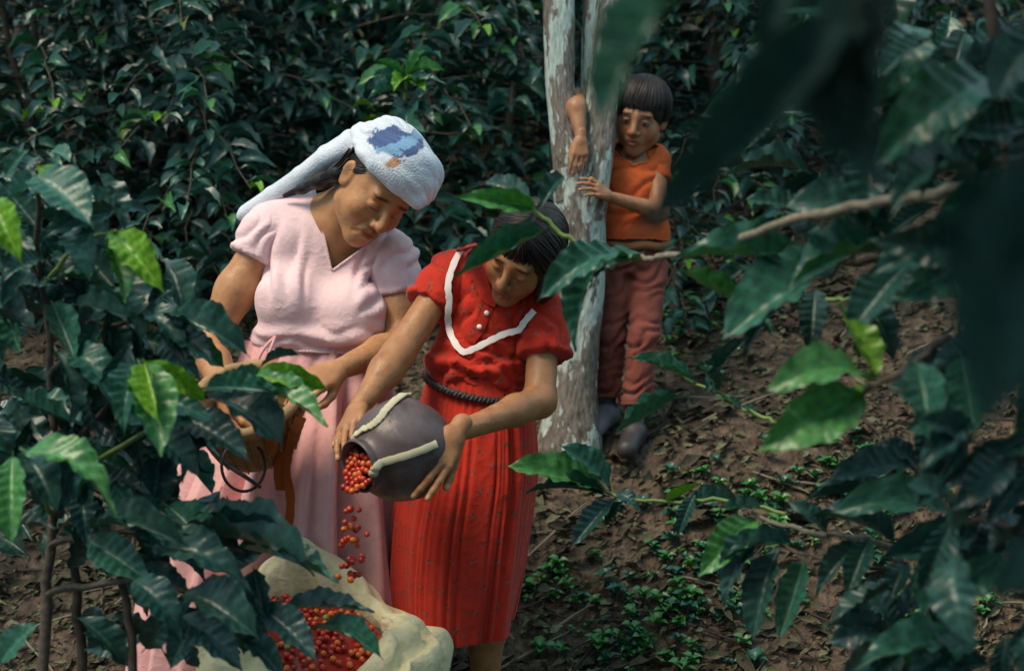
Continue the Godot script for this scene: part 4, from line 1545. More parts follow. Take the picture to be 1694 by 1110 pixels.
func leaf_mesh(nu: int, nv: int, arch: float, fold: float, wave: float, ripple: float, twist: float, veins: int, sd: int) -> ArrayMesh:
	var s := Shape.new()
	var ids := []
	for i in nu + 1:
		var u := float(i) / nu
		var w := 0.5 * pow(sin(PI * pow(u, 0.85)), 0.85) * (1.0 - 0.12 * u)
		if u > 0.86:
			w = lerpf(w, 0.012, smoothstep(0.86, 1.0, u) * 0.75)
		w = maxf(w, 0.012)
		var line := []
		for k in nv + 1:
			var v := float(k) / nv * 2.0 - 1.0
			var av := absf(v)
			var edge := 1.0 + wave * 0.9 * sin(u * TAU * 4.5 + signf(v) * 1.3 + sd) * av
			var x := v * w * edge
			var z := arch * 4.0 * u * (1.0 - u) + fold * (av * w) 
			z += wave * 0.35 * sin(u * TAU * 3.5 + signf(v) * 2.0 + sd) * av * av
			z += ripple * 2.2 * sin(TAU * veins * (u - 0.13 * av)) * av * sqrt(maxf(0.0, 1.0 - av * 0.75)) * sin(PI * u)
			z += twist * v * w * (u - 0.4) * 2.0
			line.append(s.vert(Vector3(x, u, z), Color.WHITE, Vector2(v * 0.5 + 0.5, u)))
		ids.append(line)
	for i in nu:
		for k in nv:
			s.quad(ids[i][k], ids[i + 1][k], ids[i + 1][k + 1], ids[i][k + 1])
	# leaf stalk
	tube(s, [Vector3(0, -0.07, -0.01), Vector3(0, 0.02, 0.0)], [0.018, 0.014], 4, Color.WHITE, false)
	return s.mesh(MAT.leaf_mid)

func make_leaves() -> void:
	LEAF_NEAR = [leaf_mesh(72, 10, 0.05, 0.35, 0.06, 0.014, 0.1, 9, 1), leaf_mesh(72, 10, 0.13, 0.5, 0.09, 0.012, -0.25, 9, 4), leaf_mesh(72, 10, 0.20, 0.25, 0.07, 0.016, 0.3, 8, 7), leaf_mesh(72, 10, -0.04, 0.6, 0.10, 0.010, 0.0, 9, 9)]
	LEAF_FAR = [leaf_mesh(9, 4, 0.06, 0.35, 0.07, 0.0, 0.15, 9, 2), leaf_mesh(9, 4, 0.15, 0.5, 0.10, 0.0, -0.3, 9, 5), leaf_mesh(9, 4, 0.22, 0.3, 0.08, 0.0, 0.35, 8, 8)]

func leaf_frame(b: Vector3, t: Vector3, n: Vector3, wide: float) -> Transform3D:
	var y := t - b
	var L := y.length()
	var yy := y / L
	var x := yy.cross(n)
	if x.length_squared() < 1e-6:
		x = yy.cross(Vector3(0.3, 0.5, 0.8))
	x = x.normalized()
	var z := x.cross(yy)
	return Transform3D(Basis(x * L * wide, y, z * L), b)

# ------------------------------------------------------------------ coffee bushes
func in_view(p: Vector3) -> bool:
	var q := Q(p)
	return q.z > 0.3 and q.x > -60.0 and q.x < 1754.0 and q.y > -60.0 and q.y < 1170.0

func coffee_bush(label: String, foot: Vector3, tall: float, reach: float, tiers: int, tones: Array, sd: int, leaf_len := 0.15, most := 300, low := 0.12) -> void:
	var r := RandomNumberGenerator.new()
	r.seed = sd
	foot.y = ground_y(foot.x, foot.z) - 0.03
	var o := thing("coffee_bush", label, "coffee bush", foot, "coffee bushes on the slope")
	var wood := Shape.new()
	var leaves := []
	var stems := 1 + sd % 2
	for st in stems:
		var lean := Vector3(r.randf_range(-0.15, 0.15), 0, r.randf_range(-0.15, 0.15)) * tall
		var sp := []
		for i in 9:
			var t := i / 8.0
			sp.append(foot + Vector3(0, tall * t, 0) + lean * t * t + Vector3(r.randf_range(-0.02, 0.02), 0, r.randf_range(-0.02, 0.02)))
		tube(wood, sp, fade(0.020, 0.006, 9), 7)
		for i in tiers:
			var t := lerpf(low, 1.0, (i + r.randf() * 0.6) / tiers)
			var at0: Vector3 = foot + Vector3(0, tall * t, 0) + lean * t * t
			var a0 := i * 1.57 + r.randf_range(-0.4, 0.4) + st
			for e in 2:
				var an := a0 + PI * e
				var out := Vector3(cos(an), 0, sin(an))
				var L := reach * (1.0 - 0.62 * pow(t, 2.2)) * r.randf_range(0.7, 1.1)
				var bp := []
				var n := 7
				for j in n + 1:
					var q := float(j) / n
					bp.append(at0 + out * L * q + Vector3.UP * L * (0.22 * q - 0.45 * q * q) + Vector3(r.randf_range(-0.01, 0.01), r.randf_range(-0.01, 0.01), r.randf_range(-0.01, 0.01)))
				tube(wood, bp, fade(0.0045, 0.0014, n + 1), 4, Color.WHITE, false)
				var step := leaf_len * 0.50
				var run := L * 0.22
				while run < L:
					var q := run / L
					var f := q * n
					var k := mini(int(f), n - 1)
					var p: Vector3 = bp[k].lerp(bp[k + 1], f - k)
					var d: Vector3 = (bp[k + 1] - bp[k]).normalized()
					var sidev := d.cross(Vector3.UP).normalized()
					for g in [-1.0, 1.0]:
						if r.randf() < 0.10:
							continue
						var way: Vector3 = (sidev * g * r.randf_range(0.6, 1.0) + d * r.randf_range(0.25, 0.8) + Vector3.DOWN * r.randf_range(-0.15, 0.55)).normalized()
						var len := leaf_len * r.randf_range(0.55, 1.3) * (1.0 - 0.35 * maxf(0.0, q - 0.8) / 0.2)
						var nrm := (Vector3.UP * 0.9 + Vector3(r.randfn(0, 0.5), 0, r.randfn(0.15, 0.5)) + out * 0.2)
						leaves.append([p + way * 0.012, p + way * len, nrm, r.randf_range(0.32, 0.44), q])
					run += step * r.randf_range(0.8, 1.2)
				leaves.append([bp[n], bp[n] + ((bp[n] - bp[n - 1]).normalized() + Vector3.UP * 0.25).normalized() * leaf_len * 0.75, Vector3.UP, 0.4, 1.0])
		for g in 4:
			var an := g * PI / 2 + r.randf()
			leaves.append([sp[8], sp[8] + Vector3(cos(an), r.randf_range(0.35, 0.9), sin(an)).normalized() * leaf_len * 0.8, Vector3.UP * 0.6 + Vector3(-cos(an), 0, -sin(an)) * 0.5, 0.4, 2.0])
	part("branches", wood, MAT.twig, o)
	var ranked := []
	for l in leaves:
		var c: Vector3 = (l[0] + l[1]) * 0.5
		ranked.append([(0.0 if in_view(c) else 100.0) + (c - eye).length() - r.randf() * 0.15, l])
	ranked.sort_custom(func(a, b): return a[0] < b[0])
	var rest := []
	for i in ranked.size():
		var l = ranked[i][1]
		var t := leaf_frame(l[0] - foot, l[1] - foot, l[2], l[3])
		var tone: String = tones[r.randi() % tones.size()]
		if l[4] < 1.0 and r.randf() < 0.06:
			tone = "fresh"
		elif r.randf() < 0.025:
			tone = "worn"
		if l[4] > 1.5 or (l[4] > 0.97 and r.randf() < 0.35):
			tone = "fresh" if r.randf() < 0.6 else "young"
		if i < most and ranked[i][0] < 50.0:
			var m := MeshInstance3D.new()
			m.name = "leaf_%03d" % i if i else "leaf"
			m.mesh = LEAF_FAR[r.randi() % 3]
			m.material_override = MAT["leaf_" + tone]
			m.transform = t
			o.add_child(m)
		else:
			rest.append(t)
	if rest.size():
		var mm := MultiMesh.new()
		mm.transform_format = MultiMesh.TRANSFORM_3D
		mm.mesh = LEAF_FAR[sd % 3]
		mm.instance_count = rest.size()
		for i in rest.size():
			mm.set_instance_transform(i, rest[i])
		var mi := MultiMeshInstance3D.new()
		mi.name = "foliage"
		mi.multimesh = mm
		mi.material_override = MAT["leaf_" + tones[0]]
		mi.set_meta("kind", "stuff")
		o.add_child(mi)

# a near branch: its wood as polylines, its leaves each [base x, y, distance, tip x, y, distance, width share, tone, shape, roll]
func near_branch(label: String, foot: Vector3, woods: Array, leaves: Array, category := "coffee branch", called := "coffee_branch") -> Node3D:
	var o := thing(called, label, category, foot, "coffee branches near the camera")
	for w in woods:
		var s := Shape.new()
		var pts := []
		for q in w[0]:
			pts.append(P(q[0], q[1], q[2]))
		pts = smooth_path(pts, 6)
		for i in pts.size():
			pts[i] += Vector3(nz.get_noise_2d(i * 30.0, w[1] * 9000.0), nz.get_noise_2d(i * 30.0, 77.0 + w[1] * 9000.0), 0) * 0.008
		tube(s, pts, fade(w[1], w[2], pts.size()), 8)
		part("twig", s, MAT[w[3]], o)
	for l in leaves:
		add_leaf(o, l)
	return o

func add_leaf(o: Node3D, l: Array) -> void:
	var b := P(l[0], l[1], l[2])
	var t := P(l[3], l[4], l[5])
	var mid := (b + t) * 0.5
	var n := (eye - mid).normalized() * 0.75 + Vector3.UP * 0.75
	if l[2] < 0.95:      # hanging at eye level: its underside turns to the viewer
		n = (eye - mid).normalized() + Vector3.DOWN * 0.25
	if l.size() > 9:
		n = n.rotated((t - b).normalized(), deg_to_rad(l[9]))
	var m := MeshInstance3D.new()
	m.name = "leaf"
	m.mesh = LEAF_NEAR[l[8] % 4]
	m.material_override = MAT["leaf_" + l[7]]
	m.transform = leaf_frame(b - o.position, t - o.position, n, l[6])
	o.add_child(m, true)

# ------------------------------------------------------------------ ground
func ground() -> void:
	var xs := [-60.0, -40.0, -26.0, -17.0, -11.0, -8.0, -6.0, -5.0]
	var x := -4.0
	while x < 4.01:
		xs.append(x)
		x += 0.045
	xs.append_array([5.0, 6.0, 8.0, 11.0, 17.0, 26.0, 40.0, 60.0])
	var ds := [-30.0, -16.0, -8.0, -4.0, -2.0, -1.0, 0.0, 0.7, 1.2]
	var d := 1.6
	while d < 9.01:
		ds.append(d)
		d += 0.045
	ds.append_array([9.6, 10.4, 11.5, 13.0, 15.0, 18.0, 23.0, 30.0, 42.0, 60.0])
	var s := Shape.new()
	for j in ds.size():
		for i in xs.size():
			s.vert(Vector3(xs[i], ground_y(xs[i], -ds[j]), -ds[j]))
	var w := xs.size()
	for j in ds.size() - 1:
		for i in w - 1:
			s.quad(j * w + i, (j + 1) * w + i, (j + 1) * w + i + 1, j * w + i + 1)
	var o := MeshInstance3D.new()
	o.name = "ground"
	o.mesh = s.mesh(MAT.soil)
	o.set_meta("kind", "structure")
	add_child(o)

func scatter(called: String, label: String, category: String, mesh: Mesh, mats: Array, spots: Array) -> void:
	var o := Node3D.new()
	o.name = called
	o.set_meta("kind", "stuff")
	o.set_meta("label", label)
	o.set_meta("category", category)
	add_child(o)
	for k in mats.size():
		var mine := []
		for i in range(k, spots.size(), mats.size()):
			mine.append(spots[i])
		var mm := MultiMesh.new()
		mm.transform_format = MultiMesh.TRANSFORM_3D
		mm.mesh = mesh
		mm.instance_count = mine.size()
		for i in mine.size():
			mm.set_instance_transform(i, mine[i])
		var mi := MultiMeshInstance3D.new()
		mi.name = "scattered_" + category.replace(" ", "_")
		mi.multimesh = mm
		mi.material_override = MAT[mats[k]]
		mi.set_meta("kind", "stuff")
		o.add_child(mi, true)

func on_ground(x: float, z: float, up := 0.0) -> Vector3:
	return Vector3(x, ground_y(x, z) + up, z)

func litter() -> void:
	var curled := leaf_mesh(6, 2, 0.05, 0.3, 0.14, 0.0, 0.4, 8, 3)
	var spots := []
	for i in 40000:
		var d := 2.3 + 6.5 * pow(rng.randf(), 1.5)
		var x := rng.randf_range(-0.46, 0.44) * d
		var p := on_ground(x, -d, rng.randf_range(0.0, 0.022))
		var an := rng.randf() * TAU
		if rng.randf() < 0.5:
			an = rng.randfn(0.5, 0.5)
		var y := Vector3(cos(an), rng.randfn(0.1, 0.2), -sin(an) * 0.9)
		spots.append(leaf_frame(p, p + y.normalized() * (rng.randf_range(0.012, 0.045) * rng.randf_range(0.6, 1.7) if i % 40 else rng.randf_range(0.08, 0.13)), Vector3(rng.randfn(0, 0.4), 1, rng.randfn(0.3, 0.4)), rng.randf_range(0.2, 0.5)))
	scatter("leaf_litter", "brown curled dry leaves covering the soil of the slope", "litter", curled, ["dry_leaf_0", "dry_leaf_1", "dry_leaf_2", "dry_leaf_1", "dry_leaf_3"], spots)
	var stick := Shape.new()
	tube(stick, [Vector3(0, -0.5, 0), Vector3(0.03, -0.1, 0.02), Vector3(-0.02, 0.2, 0), Vector3(0.02, 0.5, 0.01)], [0.016, 0.02, 0.016, 0.008], 5)
	spots = []
	for i in 700:
		var d := 2.4 + 4.5 * rng.randf()
		var x := rng.randf_range(-0.5, 0.45) * d
		var an := rng.randfn(0.5, 0.6)
		var L := rng.randf_range(0.06, 0.32)
		var p := on_ground(x, -d, 0.012)
		var yv := Vector3(cos(an), 0, -sin(an))
		var q := on_ground(x + yv.x * 0.1, -d + yv.z * 0.1, 0.012)
		var yy := (q - p).normalized()
		var xx := yy.cross(Vector3.UP).normalized()
		spots.append(Transform3D(Basis(xx * 0.2, yy * L, xx.cross(yy) * 0.2), p))
	scatter("fallen_twigs", "thin fallen twigs lying among the dry leaves", "twig litter", stick.mesh(MAT.twig), ["twig", "pale_twig", "dark_trunk"], spots)
	# dark undergrowth between the bushes
	spots = []
	for i in 7000:
		var d := 4.7 + 6.0 * rng.randf()
		var x := rng.randf_range(-0.46, 0.44) * d
		if x > 0.3 and d < 5.6:
			continue
		var p := on_ground(x, -d, absf(rng.randfn(0.0, 0.22)))
		var y := Vector3(rng.randfn(0, 1), rng.randfn(-0.1, 0.4), rng.randfn(0.4, 0.8)).normalized()
		spots.append(leaf_frame(p, p + y * rng.randf_range(0.08, 0.15), Vector3(rng.randfn(0, 0.4), 1, rng.randfn(0.3, 0.4)), 0.4))
	scatter("undergrowth", "dark leafy undergrowth between the coffee bushes up the slope", "undergrowth", LEAF_FAR[0], ["leaf_deep", "leaf_blue", "leaf_mid", "leaf_light"], spots)
	# low green seedlings
	var tuft := Shape.new()
	for i in 5:
		var an := i * 1.256 + 0.3
		var s := Shape.new()
		var a := Vector3(0, 0.35, 0)
		var b := Vector3(cos(an) * 0.55, 0.42 + 0.12 * (i % 3), sin(an) * 0.55)
		var t := leaf_frame(a, b, Vector3.UP, 0.7)
		var arr := LEAF_FAR[i % 3].surface_get_arrays(0) as Array
		var k := tuft.v.size()
		for v in arr[Mesh.ARRAY_VERTEX].size():
			tuft.vert(t * arr[Mesh.ARRAY_VERTEX][v], Color.WHITE, arr[Mesh.ARRAY_TEX_UV][v])
		for v in arr[Mesh.ARRAY_INDEX]:
			tuft.f.append(v + k)
	tube(tuft, [Vector3.ZERO, Vector3(0, 0.38, 0)], [0.03, 0.02], 4)
	var tm := tuft.mesh(MAT.leaf_light)
	spots = []
	var clumps := []
	for c in [[930, 1080, 2.98], [1000, 1070, 3.02], [1060, 1030, 3.1], [1110, 980, 3.25], [1040, 900, 3.55], [1180, 830, 3.75], [1210, 790, 3.9], [1130, 870, 3.65], [1330, 1000, 3.15], [1230, 1060, 3.0], [890, 850, 3.75], [1480, 780, 3.6], [1560, 900, 3.3], [1400, 740, 4.0], [60, 1080, 3.0], [180, 1040, 3.1], [110, 960, 3.3], [1120, 560, 4.7], [1260, 480, 5.0], [1200, 420, 5.3], [1300, 400, 5.4]]:
		var hitp := P(c[0], c[1], c[2])
		clumps.append(Vector2(hitp.x, hitp.z))
	for i in 950:
		var c: Vector2 = clumps[rng.randi() % clumps.size()]
		var x := c.x + rng.randfn(0, 0.18) * rng.randf()
		var z := c.y + rng.randfn(0, 0.22) * rng.randf()
		var h := rng.randf_range(0.025, 0.07)
		spots.append(Transform3D(Basis(Vector3.UP, rng.randf() * TAU).scaled(Vector3.ONE * h), on_ground(x, z)))
	scatter("ground_cover", "low green seedlings sprouting between the dry leaves", "ground cover", tm, ["leaf_light", "leaf_fresh", "leaf_fresh"], spots)

func fill(n: int, x0: float, x1: float, y0: float, y1: float, d0: float, d1: float, tones: Array, len0: float, len1: float, lean: Vector2, wide := 0.42) -> Array:
	var out := []
	for i in n:
		var x := rng.randf_range(x0, x1)
		var y := rng.randf_range(y0, y1)
		var d := rng.randf_range(d0, d1)
		var w := (lean + Vector2(rng.randfn(0, 0.55), rng.randfn(0, 0.45))).normalized() * rng.randf_range(len0, len1) * FPX / d * rng.randf_range(0.7, 1.0)
		out.append([x - w.x * 0.5, y - w.y * 0.5, d, x + w.x * 0.5, y + w.y * 0.5, d + rng.randf_range(-0.07, 0.03), wide * rng.randf_range(0.85, 1.15), tones[rng.randi() % tones.size()], rng.randi() % 4, rng.randf_range(-45, 45)])
	return out

func near_plants() -> void:
	# left: a coffee bush between the camera and the sack
	var T := ["deep", "mid", "blue", "mid", "light"]
	var lf := P(60, 1000, 2.55)
	lf.y = ground_y(lf.x, lf.z)
	var hand_set := [
		[58, 290, 2.3, 150, 372, 2.24, 0.62, "light", 0, 0], [62, 275, 2.32, 158, 345, 2.34, 0.36, "young", 1, 30],
		[178, 388, 2.3, 206, 502, 2.25, 0.40, "fresh", 0, -20], [188, 386, 2.31, 272, 486, 2.27, 0.42, "young", 1, 15],
		[-20, 330, 2.2, 36, 438, 2.16, 0.40, "young", 1, 10], [8, 290, 2.4, 48, 246, 2.4, 0.45, "light", 0], [60, 262, 2.45, 30, 300, 2.4, 0.40, "mid", 2], [85, 250, 2.5, 116, 268, 2.45, 0.5, "light", 0],
		[180, 352, 2.35, 62, 398, 2.3, 0.40, "mid", 1, -20], [112, 384, 2.33, 148, 466, 2.28, 0.55, "light", 2], [70, 430, 2.36, 0, 470, 2.3, 0.5, "mid", 1], [60, 300, 2.4, 12, 330, 2.3, 0.4, "light", 3],
		[230, 604, 2.3, 266, 756, 2.2, 0.44, "fresh", 0, -10], [222, 602, 2.33, 205, 720, 2.27, 0.42, "light", 1, 10], [240, 598, 2.3, 342, 664, 2.33, 0.34, "young", 1, 30], [238, 600, 2.28, 262, 700, 2.2, 0.30, "young", 3, 30],
		[42, 748, 2.25, 192, 856, 2.2, 0.40, "fresh", 2, -15], [20, 756, 2.25, 18, 906, 2.18, 0.36, "fresh", 0, 10], [38, 752, 2.3, 96, 852, 2.25, 0.45, "mid", 1],
		[268, 528, 2.5, 414, 592, 2.46, 0.34, "mid", 1, 0], [262, 520, 2.5, 348, 532, 2.52, 0.26, "young", 3, 20], [262, 540, 2.5, 352, 596, 2.44, 0.5, "blue", 0], [300, 500, 2.6, 240, 540, 2.55, 0.4, "mid", 2],
		[410, 628, 2.45, 542, 708, 2.38, 0.36, "fresh", 0, -15], [418, 618, 2.46, 546, 646, 2.46, 0.30, "young", 1, 25], [340, 642, 2.44, 476, 654, 2.4, 0.30, "light", 0, 10], [330, 660, 2.5, 470, 742, 2.46, 0.62, "deep", 1, -15], [430, 610, 2.46, 372, 640, 2.44, 0.4, "light", 3], [300, 690, 2.46, 412, 762, 2.42, 0.5, "blue", 0], [432, 606, 2.5, 498, 588, 2.5, 0.22, "deep", 1],
		[250, 660, 2.4, 356, 700, 2.36, 0.42, "light", 2, 20], [238, 700, 2.4, 330, 790, 2.4, 0.5, "deep", 0], [355, 700, 2.48, 300, 800, 2.44, 0.34, "deep", 1],
		[150, 872, 2.45, 312, 905, 2.4, 0.3, "deep", 1], [290, 876, 2.5, 486, 880, 2.46, 0.24, "mid", 0, -30], [300, 895, 2.5, 520, 952, 2.44, 0.34, "mid", 1, -20], [390, 905, 2.5, 560, 966, 2.46, 0.36, "light", 0, -25], [250, 905, 2.45, 420, 985, 2.4, 0.4, "deep", 2],
		[470, 1010, 2.5, 620, 1014, 2.48, 0.30, "blue", 0, -15], [520, 1040, 2.5, 634, 1092, 2.46, 0.32, "light", 1, -10], [430, 1005, 2.48, 524, 1094, 2.42, 0.46, "blue", 0], [300, 985, 2.42, 430, 1060, 2.36, 0.5, "deep", 1], [330, 1010, 2.44, 280, 1110, 2.4, 0.5, "deep", 0], [220, 960, 2.4, 300, 1060, 2.36, 0.5, "mid", 2], [400, 1060, 2.46, 470, 1125, 2.4, 0.4, "deep", 1],
		[0, 1095, 2.3, 62, 1030, 2.3, 0.6, "light", 0], [300, 1020, 2.42, 400, 1110, 2.4, 0.5, "blue", 0]]
	var woods := [[[[60, 1300, 2.6], [75, 1000, 2.6], [90, 800, 2.58], [80, 560, 2.56], [60, 420, 2.5], [60, 280, 2.38]], 0.012, 0.004, "twig"], [[[88, 760, 2.58], [160, 690, 2.5], [235, 600, 2.32]], 0.006, 0.003, "twig"], [[[80, 620, 2.56], [180, 540, 2.5], [270, 530, 2.5]], 0.006, 0.003, "twig"], [[[90, 800, 2.58], [230, 720, 2.52], [340, 650, 2.48], [420, 618, 2.46]], 0.006, 0.003, "green_twig"], [[[80, 900, 2.58], [200, 880, 2.5], [300, 885, 2.48], [400, 915, 2.5]], 0.007, 0.003, "twig"], [[[76, 980, 2.58], [220, 960, 2.46], [340, 985, 2.44], [480, 1015, 2.5]], 0.007, 0.003, "twig"], [[[70, 480, 2.54], [130, 400, 2.4], [190, 384, 2.3]], 0.005, 0.003, "green_twig"], [[[86, 850, 2.58], [50, 790, 2.4], [40, 750, 2.27]], 0.005, 0.003, "green_twig"], [[[140, 1250, 2.62], [130, 1050, 2.62], [120, 900, 2.6]], 0.011, 0.008, "dark_trunk"], [[[210, 1250, 2.5], [215, 1050, 2.5], [190, 930, 2.5]], 0.010, 0.006, "dark_trunk"]]
	var all := hand_set
	all.append_array(fill(120, -40, 290, 450, 900, 2.42, 2.95, T, 0.12, 0.17, Vector2(0.5, 0.7)))
	all.append_array(fill(26, 200, 330, 560, 960, 2.5, 2.75, T, 0.11, 0.15, Vector2(0.8, 0.5)))
	all.append_array(fill(30, 150, 440, 860, 1080, 2.48, 2.7, T, 0.11, 0.16, Vector2(0.6, 0.6)))
	all.append_array(fill(34, -40, 190, 320, 500, 2.45, 2.8, T, 0.11, 0.16, Vector2(0.3, 0.8)))
	var left := near_branch("coffee bush with young yellow-green shoots in front of the pink skirt", lf, woods, all, "coffee bush", "coffee_bush")
	near_branch("pale green coffee shoot with upright leaves above the white towel", P(672, 175, 4.35),
		[[[[668, 230, 4.40], [670, 170, 4.37], [672, 128, 4.35]], 0.005, 0.004, "green_twig"]],
		[[674, 126, 4.35, 704, 80, 4.31, 0.34, "fresh", 0, 0], [676, 126, 4.35, 738, 118, 4.29, 0.30, "fresh", 1, 0], [668, 124, 4.35, 620, 98, 4.31, 0.26, "fresh", 3, 0], [668, 128, 4.35, 612, 126, 4.29, 0.30, "light", 0, 0], [670, 134, 4.35, 650, 152, 4.25, 0.5, "young", 1, 0], [676, 134, 4.35, 704, 150, 4.25, 0.45, "young", 0, 0], [672, 150, 4.35, 740, 140, 4.27, 0.34, "light", 2, 0], [670, 150, 4.35, 604, 168, 4.27, 0.34, "light", 1, 0], [672, 170, 4.37, 672, 222, 4.25, 0.5, "mid", 1, 0], [674, 170, 4.37, 720, 205, 4.27, 0.4, "mid", 0, 0]], "coffee shoot", "coffee_shoot")
	# right: branches reaching in from a bush beside the camera
	near_branch("long bare coffee branch with leaf tip hanging over the bowed dark hair", P(1585, 310, 2.2),
		[[[[1600, 308, 1.85], [1480, 330, 1.92], [1340, 358, 2.0], [1210, 398, 2.15], [1110, 424, 2.35], [1060, 428, 2.42]], 0.0085, 0.005, "pale_twig"], [[[1060, 428, 2.42], [1000, 426, 2.42], [950, 402, 2.42], [905, 368, 2.42], [872, 332, 2.42]], 0.0055, 0.003, "green_twig"]],
		[[1000, 428, 2.42, 952, 582, 2.38, 0.34, "light", 1, 20], [1040, 424, 2.42, 888, 500, 2.36, 0.34, "light", 2, 0], [1060, 420, 2.42, 960, 470, 2.4, 0.5, "light", 0, 15], [900, 382, 2.42, 752, 458, 2.36, 0.24, "light", 3, -10], [885, 345, 2.43, 750, 326, 2.4, 0.30, "fresh", 1, -35], [880, 338, 2.44, 800, 300, 2.5, 0.4, "deep", 0], [895, 345, 2.44, 935, 290, 2.48, 0.42, "deep", 1],
		[1340, 356, 2.3, 1230, 330, 2.3, 0.4, "mid", 0], [1350, 350, 2.3, 1420, 290, 2.34, 0.45, "deep", 1], [1300, 370, 2.32, 1370, 440, 2.3, 0.4, "deep", 1]])
	near_branch("coffee branch of broad teal leaves level with the brown trousers", P(1450, 420, 2.1),
		[[[[1520, 400, 2.1], [1440, 430, 2.12], [1340, 440, 2.16], [1250, 470, 2.2]], 0.007, 0.004, "twig"], [[[1340, 494, 2.3], [1390, 496, 2.28], [1440, 480, 2.2]], 0.004, 0.004, "green_twig"]],
		[[1400, 430, 2.12, 1190, 570, 2.06, 0.44, "light", 0, 10], [1320, 450, 2.16, 1110, 430, 2.14, 0.36, "light", 1, 0], [1225, 502, 2.14, 1126, 446, 2.12, 0.30, "fresh", 3, 0], [1470, 400, 2.08, 1290, 345, 2.05, 0.44, "mid", 2, 15], [1480, 420, 2.08, 1300, 480, 2.06, 0.5, "light", 1, 20], [1300, 480, 2.2, 1230, 600, 2.18, 0.28, "deep", 1], [1500, 440, 2.0, 1400, 560, 1.98, 0.46, "mid", 0], [1240, 440, 2.2, 1160, 500, 2.2, 0.3, "mid", 0], [1420, 400, 2.12, 1350, 300, 2.12, 0.46, "mid", 1, 20], [1440, 395, 2.1, 1500, 300, 2.1, 0.42, "deep", 0],
		[1350, 480, 2.25, 1340, 590, 2.2, 0.4, "deep", 0], [1385, 505, 2.2, 1420, 600, 2.18, 0.5, "fresh", 1, -30], [1430, 500, 2.2, 1480, 600, 2.16, 0.42, "deep", 1]])
	near_branch("coffee shoot with a ribbed bright green leaf above the leaf litter", P(1500, 620, 1.9),
		[[[[1560, 560, 1.9], [1500, 610, 1.92], [1430, 645, 1.95]], 0.006, 0.004, "twig"]],
		[[1440, 628, 1.94, 1262, 652, 1.9, 0.40, "fresh", 2, 0], [1430, 652, 1.94, 1254, 748, 1.9, 0.46, "fresh", 0, -25], [1400, 530, 1.96, 1452, 626, 1.94, 0.6, "young", 3, -35], [1450, 640, 1.95, 1400, 720, 1.95, 0.4, "young", 1, 40], [1470, 640, 1.95, 1570, 680, 1.9, 0.5, "deep", 0], [1490, 620, 1.94, 1600, 610, 1.9, 0.4, "blue", 1]])
	near_branch("thin coffee shoot with small leaves pointing at the brown trouser leg", P(1270, 690, 2.6),
		[[[[1285, 700, 2.6], [1240, 680, 2.62], [1190, 652, 2.64], [1130, 622, 2.66]], 0.004, 0.0025, "green_twig"]],
		[[1150, 632, 2.65, 1038, 592, 2.64, 0.24, "light", 0, 10], [1180, 650, 2.64, 1150, 600, 2.6, 0.5, "light", 1, 0], [1170, 648, 2.64, 1200, 612, 2.66, 0.5, "mid", 2], [1180, 640, 2.64, 1240, 555, 2.6, 0.24, "deep", 1], [1120, 655, 2.66, 1022, 712, 2.66, 0.20, "light", 3, 30], [1225, 675, 2.62, 1205, 655, 2.62, 0.5, "light", 0], [1250, 685, 2.62, 1230, 668, 2.62, 0.5, "light", 0]])
	near_branch("low coffee sprig with two pale leaves beside the red skirt", P(1060, 835, 2.75),
		[[[[1300, 850, 2.6], [1180, 826, 2.66], [1100, 832, 2.7], [1010, 818, 2.75]], 0.004, 0.003, "green_twig"]],
		[[1003, 815, 2.75, 832, 772, 2.72, 0.34, "fresh", 0, 0], [1010, 812, 2.75, 924, 736, 2.7, 0.46, "light", 0, 10], [1016, 826, 2.74, 946, 906, 2.7, 0.36, "blue", 0], [1000, 820, 2.75, 870, 816, 2.76, 0.2, "deep", 1], [1020, 815, 2.75, 1060, 850, 2.72, 0.5, "mid", 2], [1030, 830, 2.74, 1000, 870, 2.74, 0.4, "mid", 3], [1150, 818, 2.68, 1120, 890, 2.66, 0.34, "mid", 0], [1130, 850, 2.7, 1230, 830, 2.68, 0.4, "mid", 1], [1100, 832, 2.7, 1160, 800, 2.7, 0.18, "young", 3]])
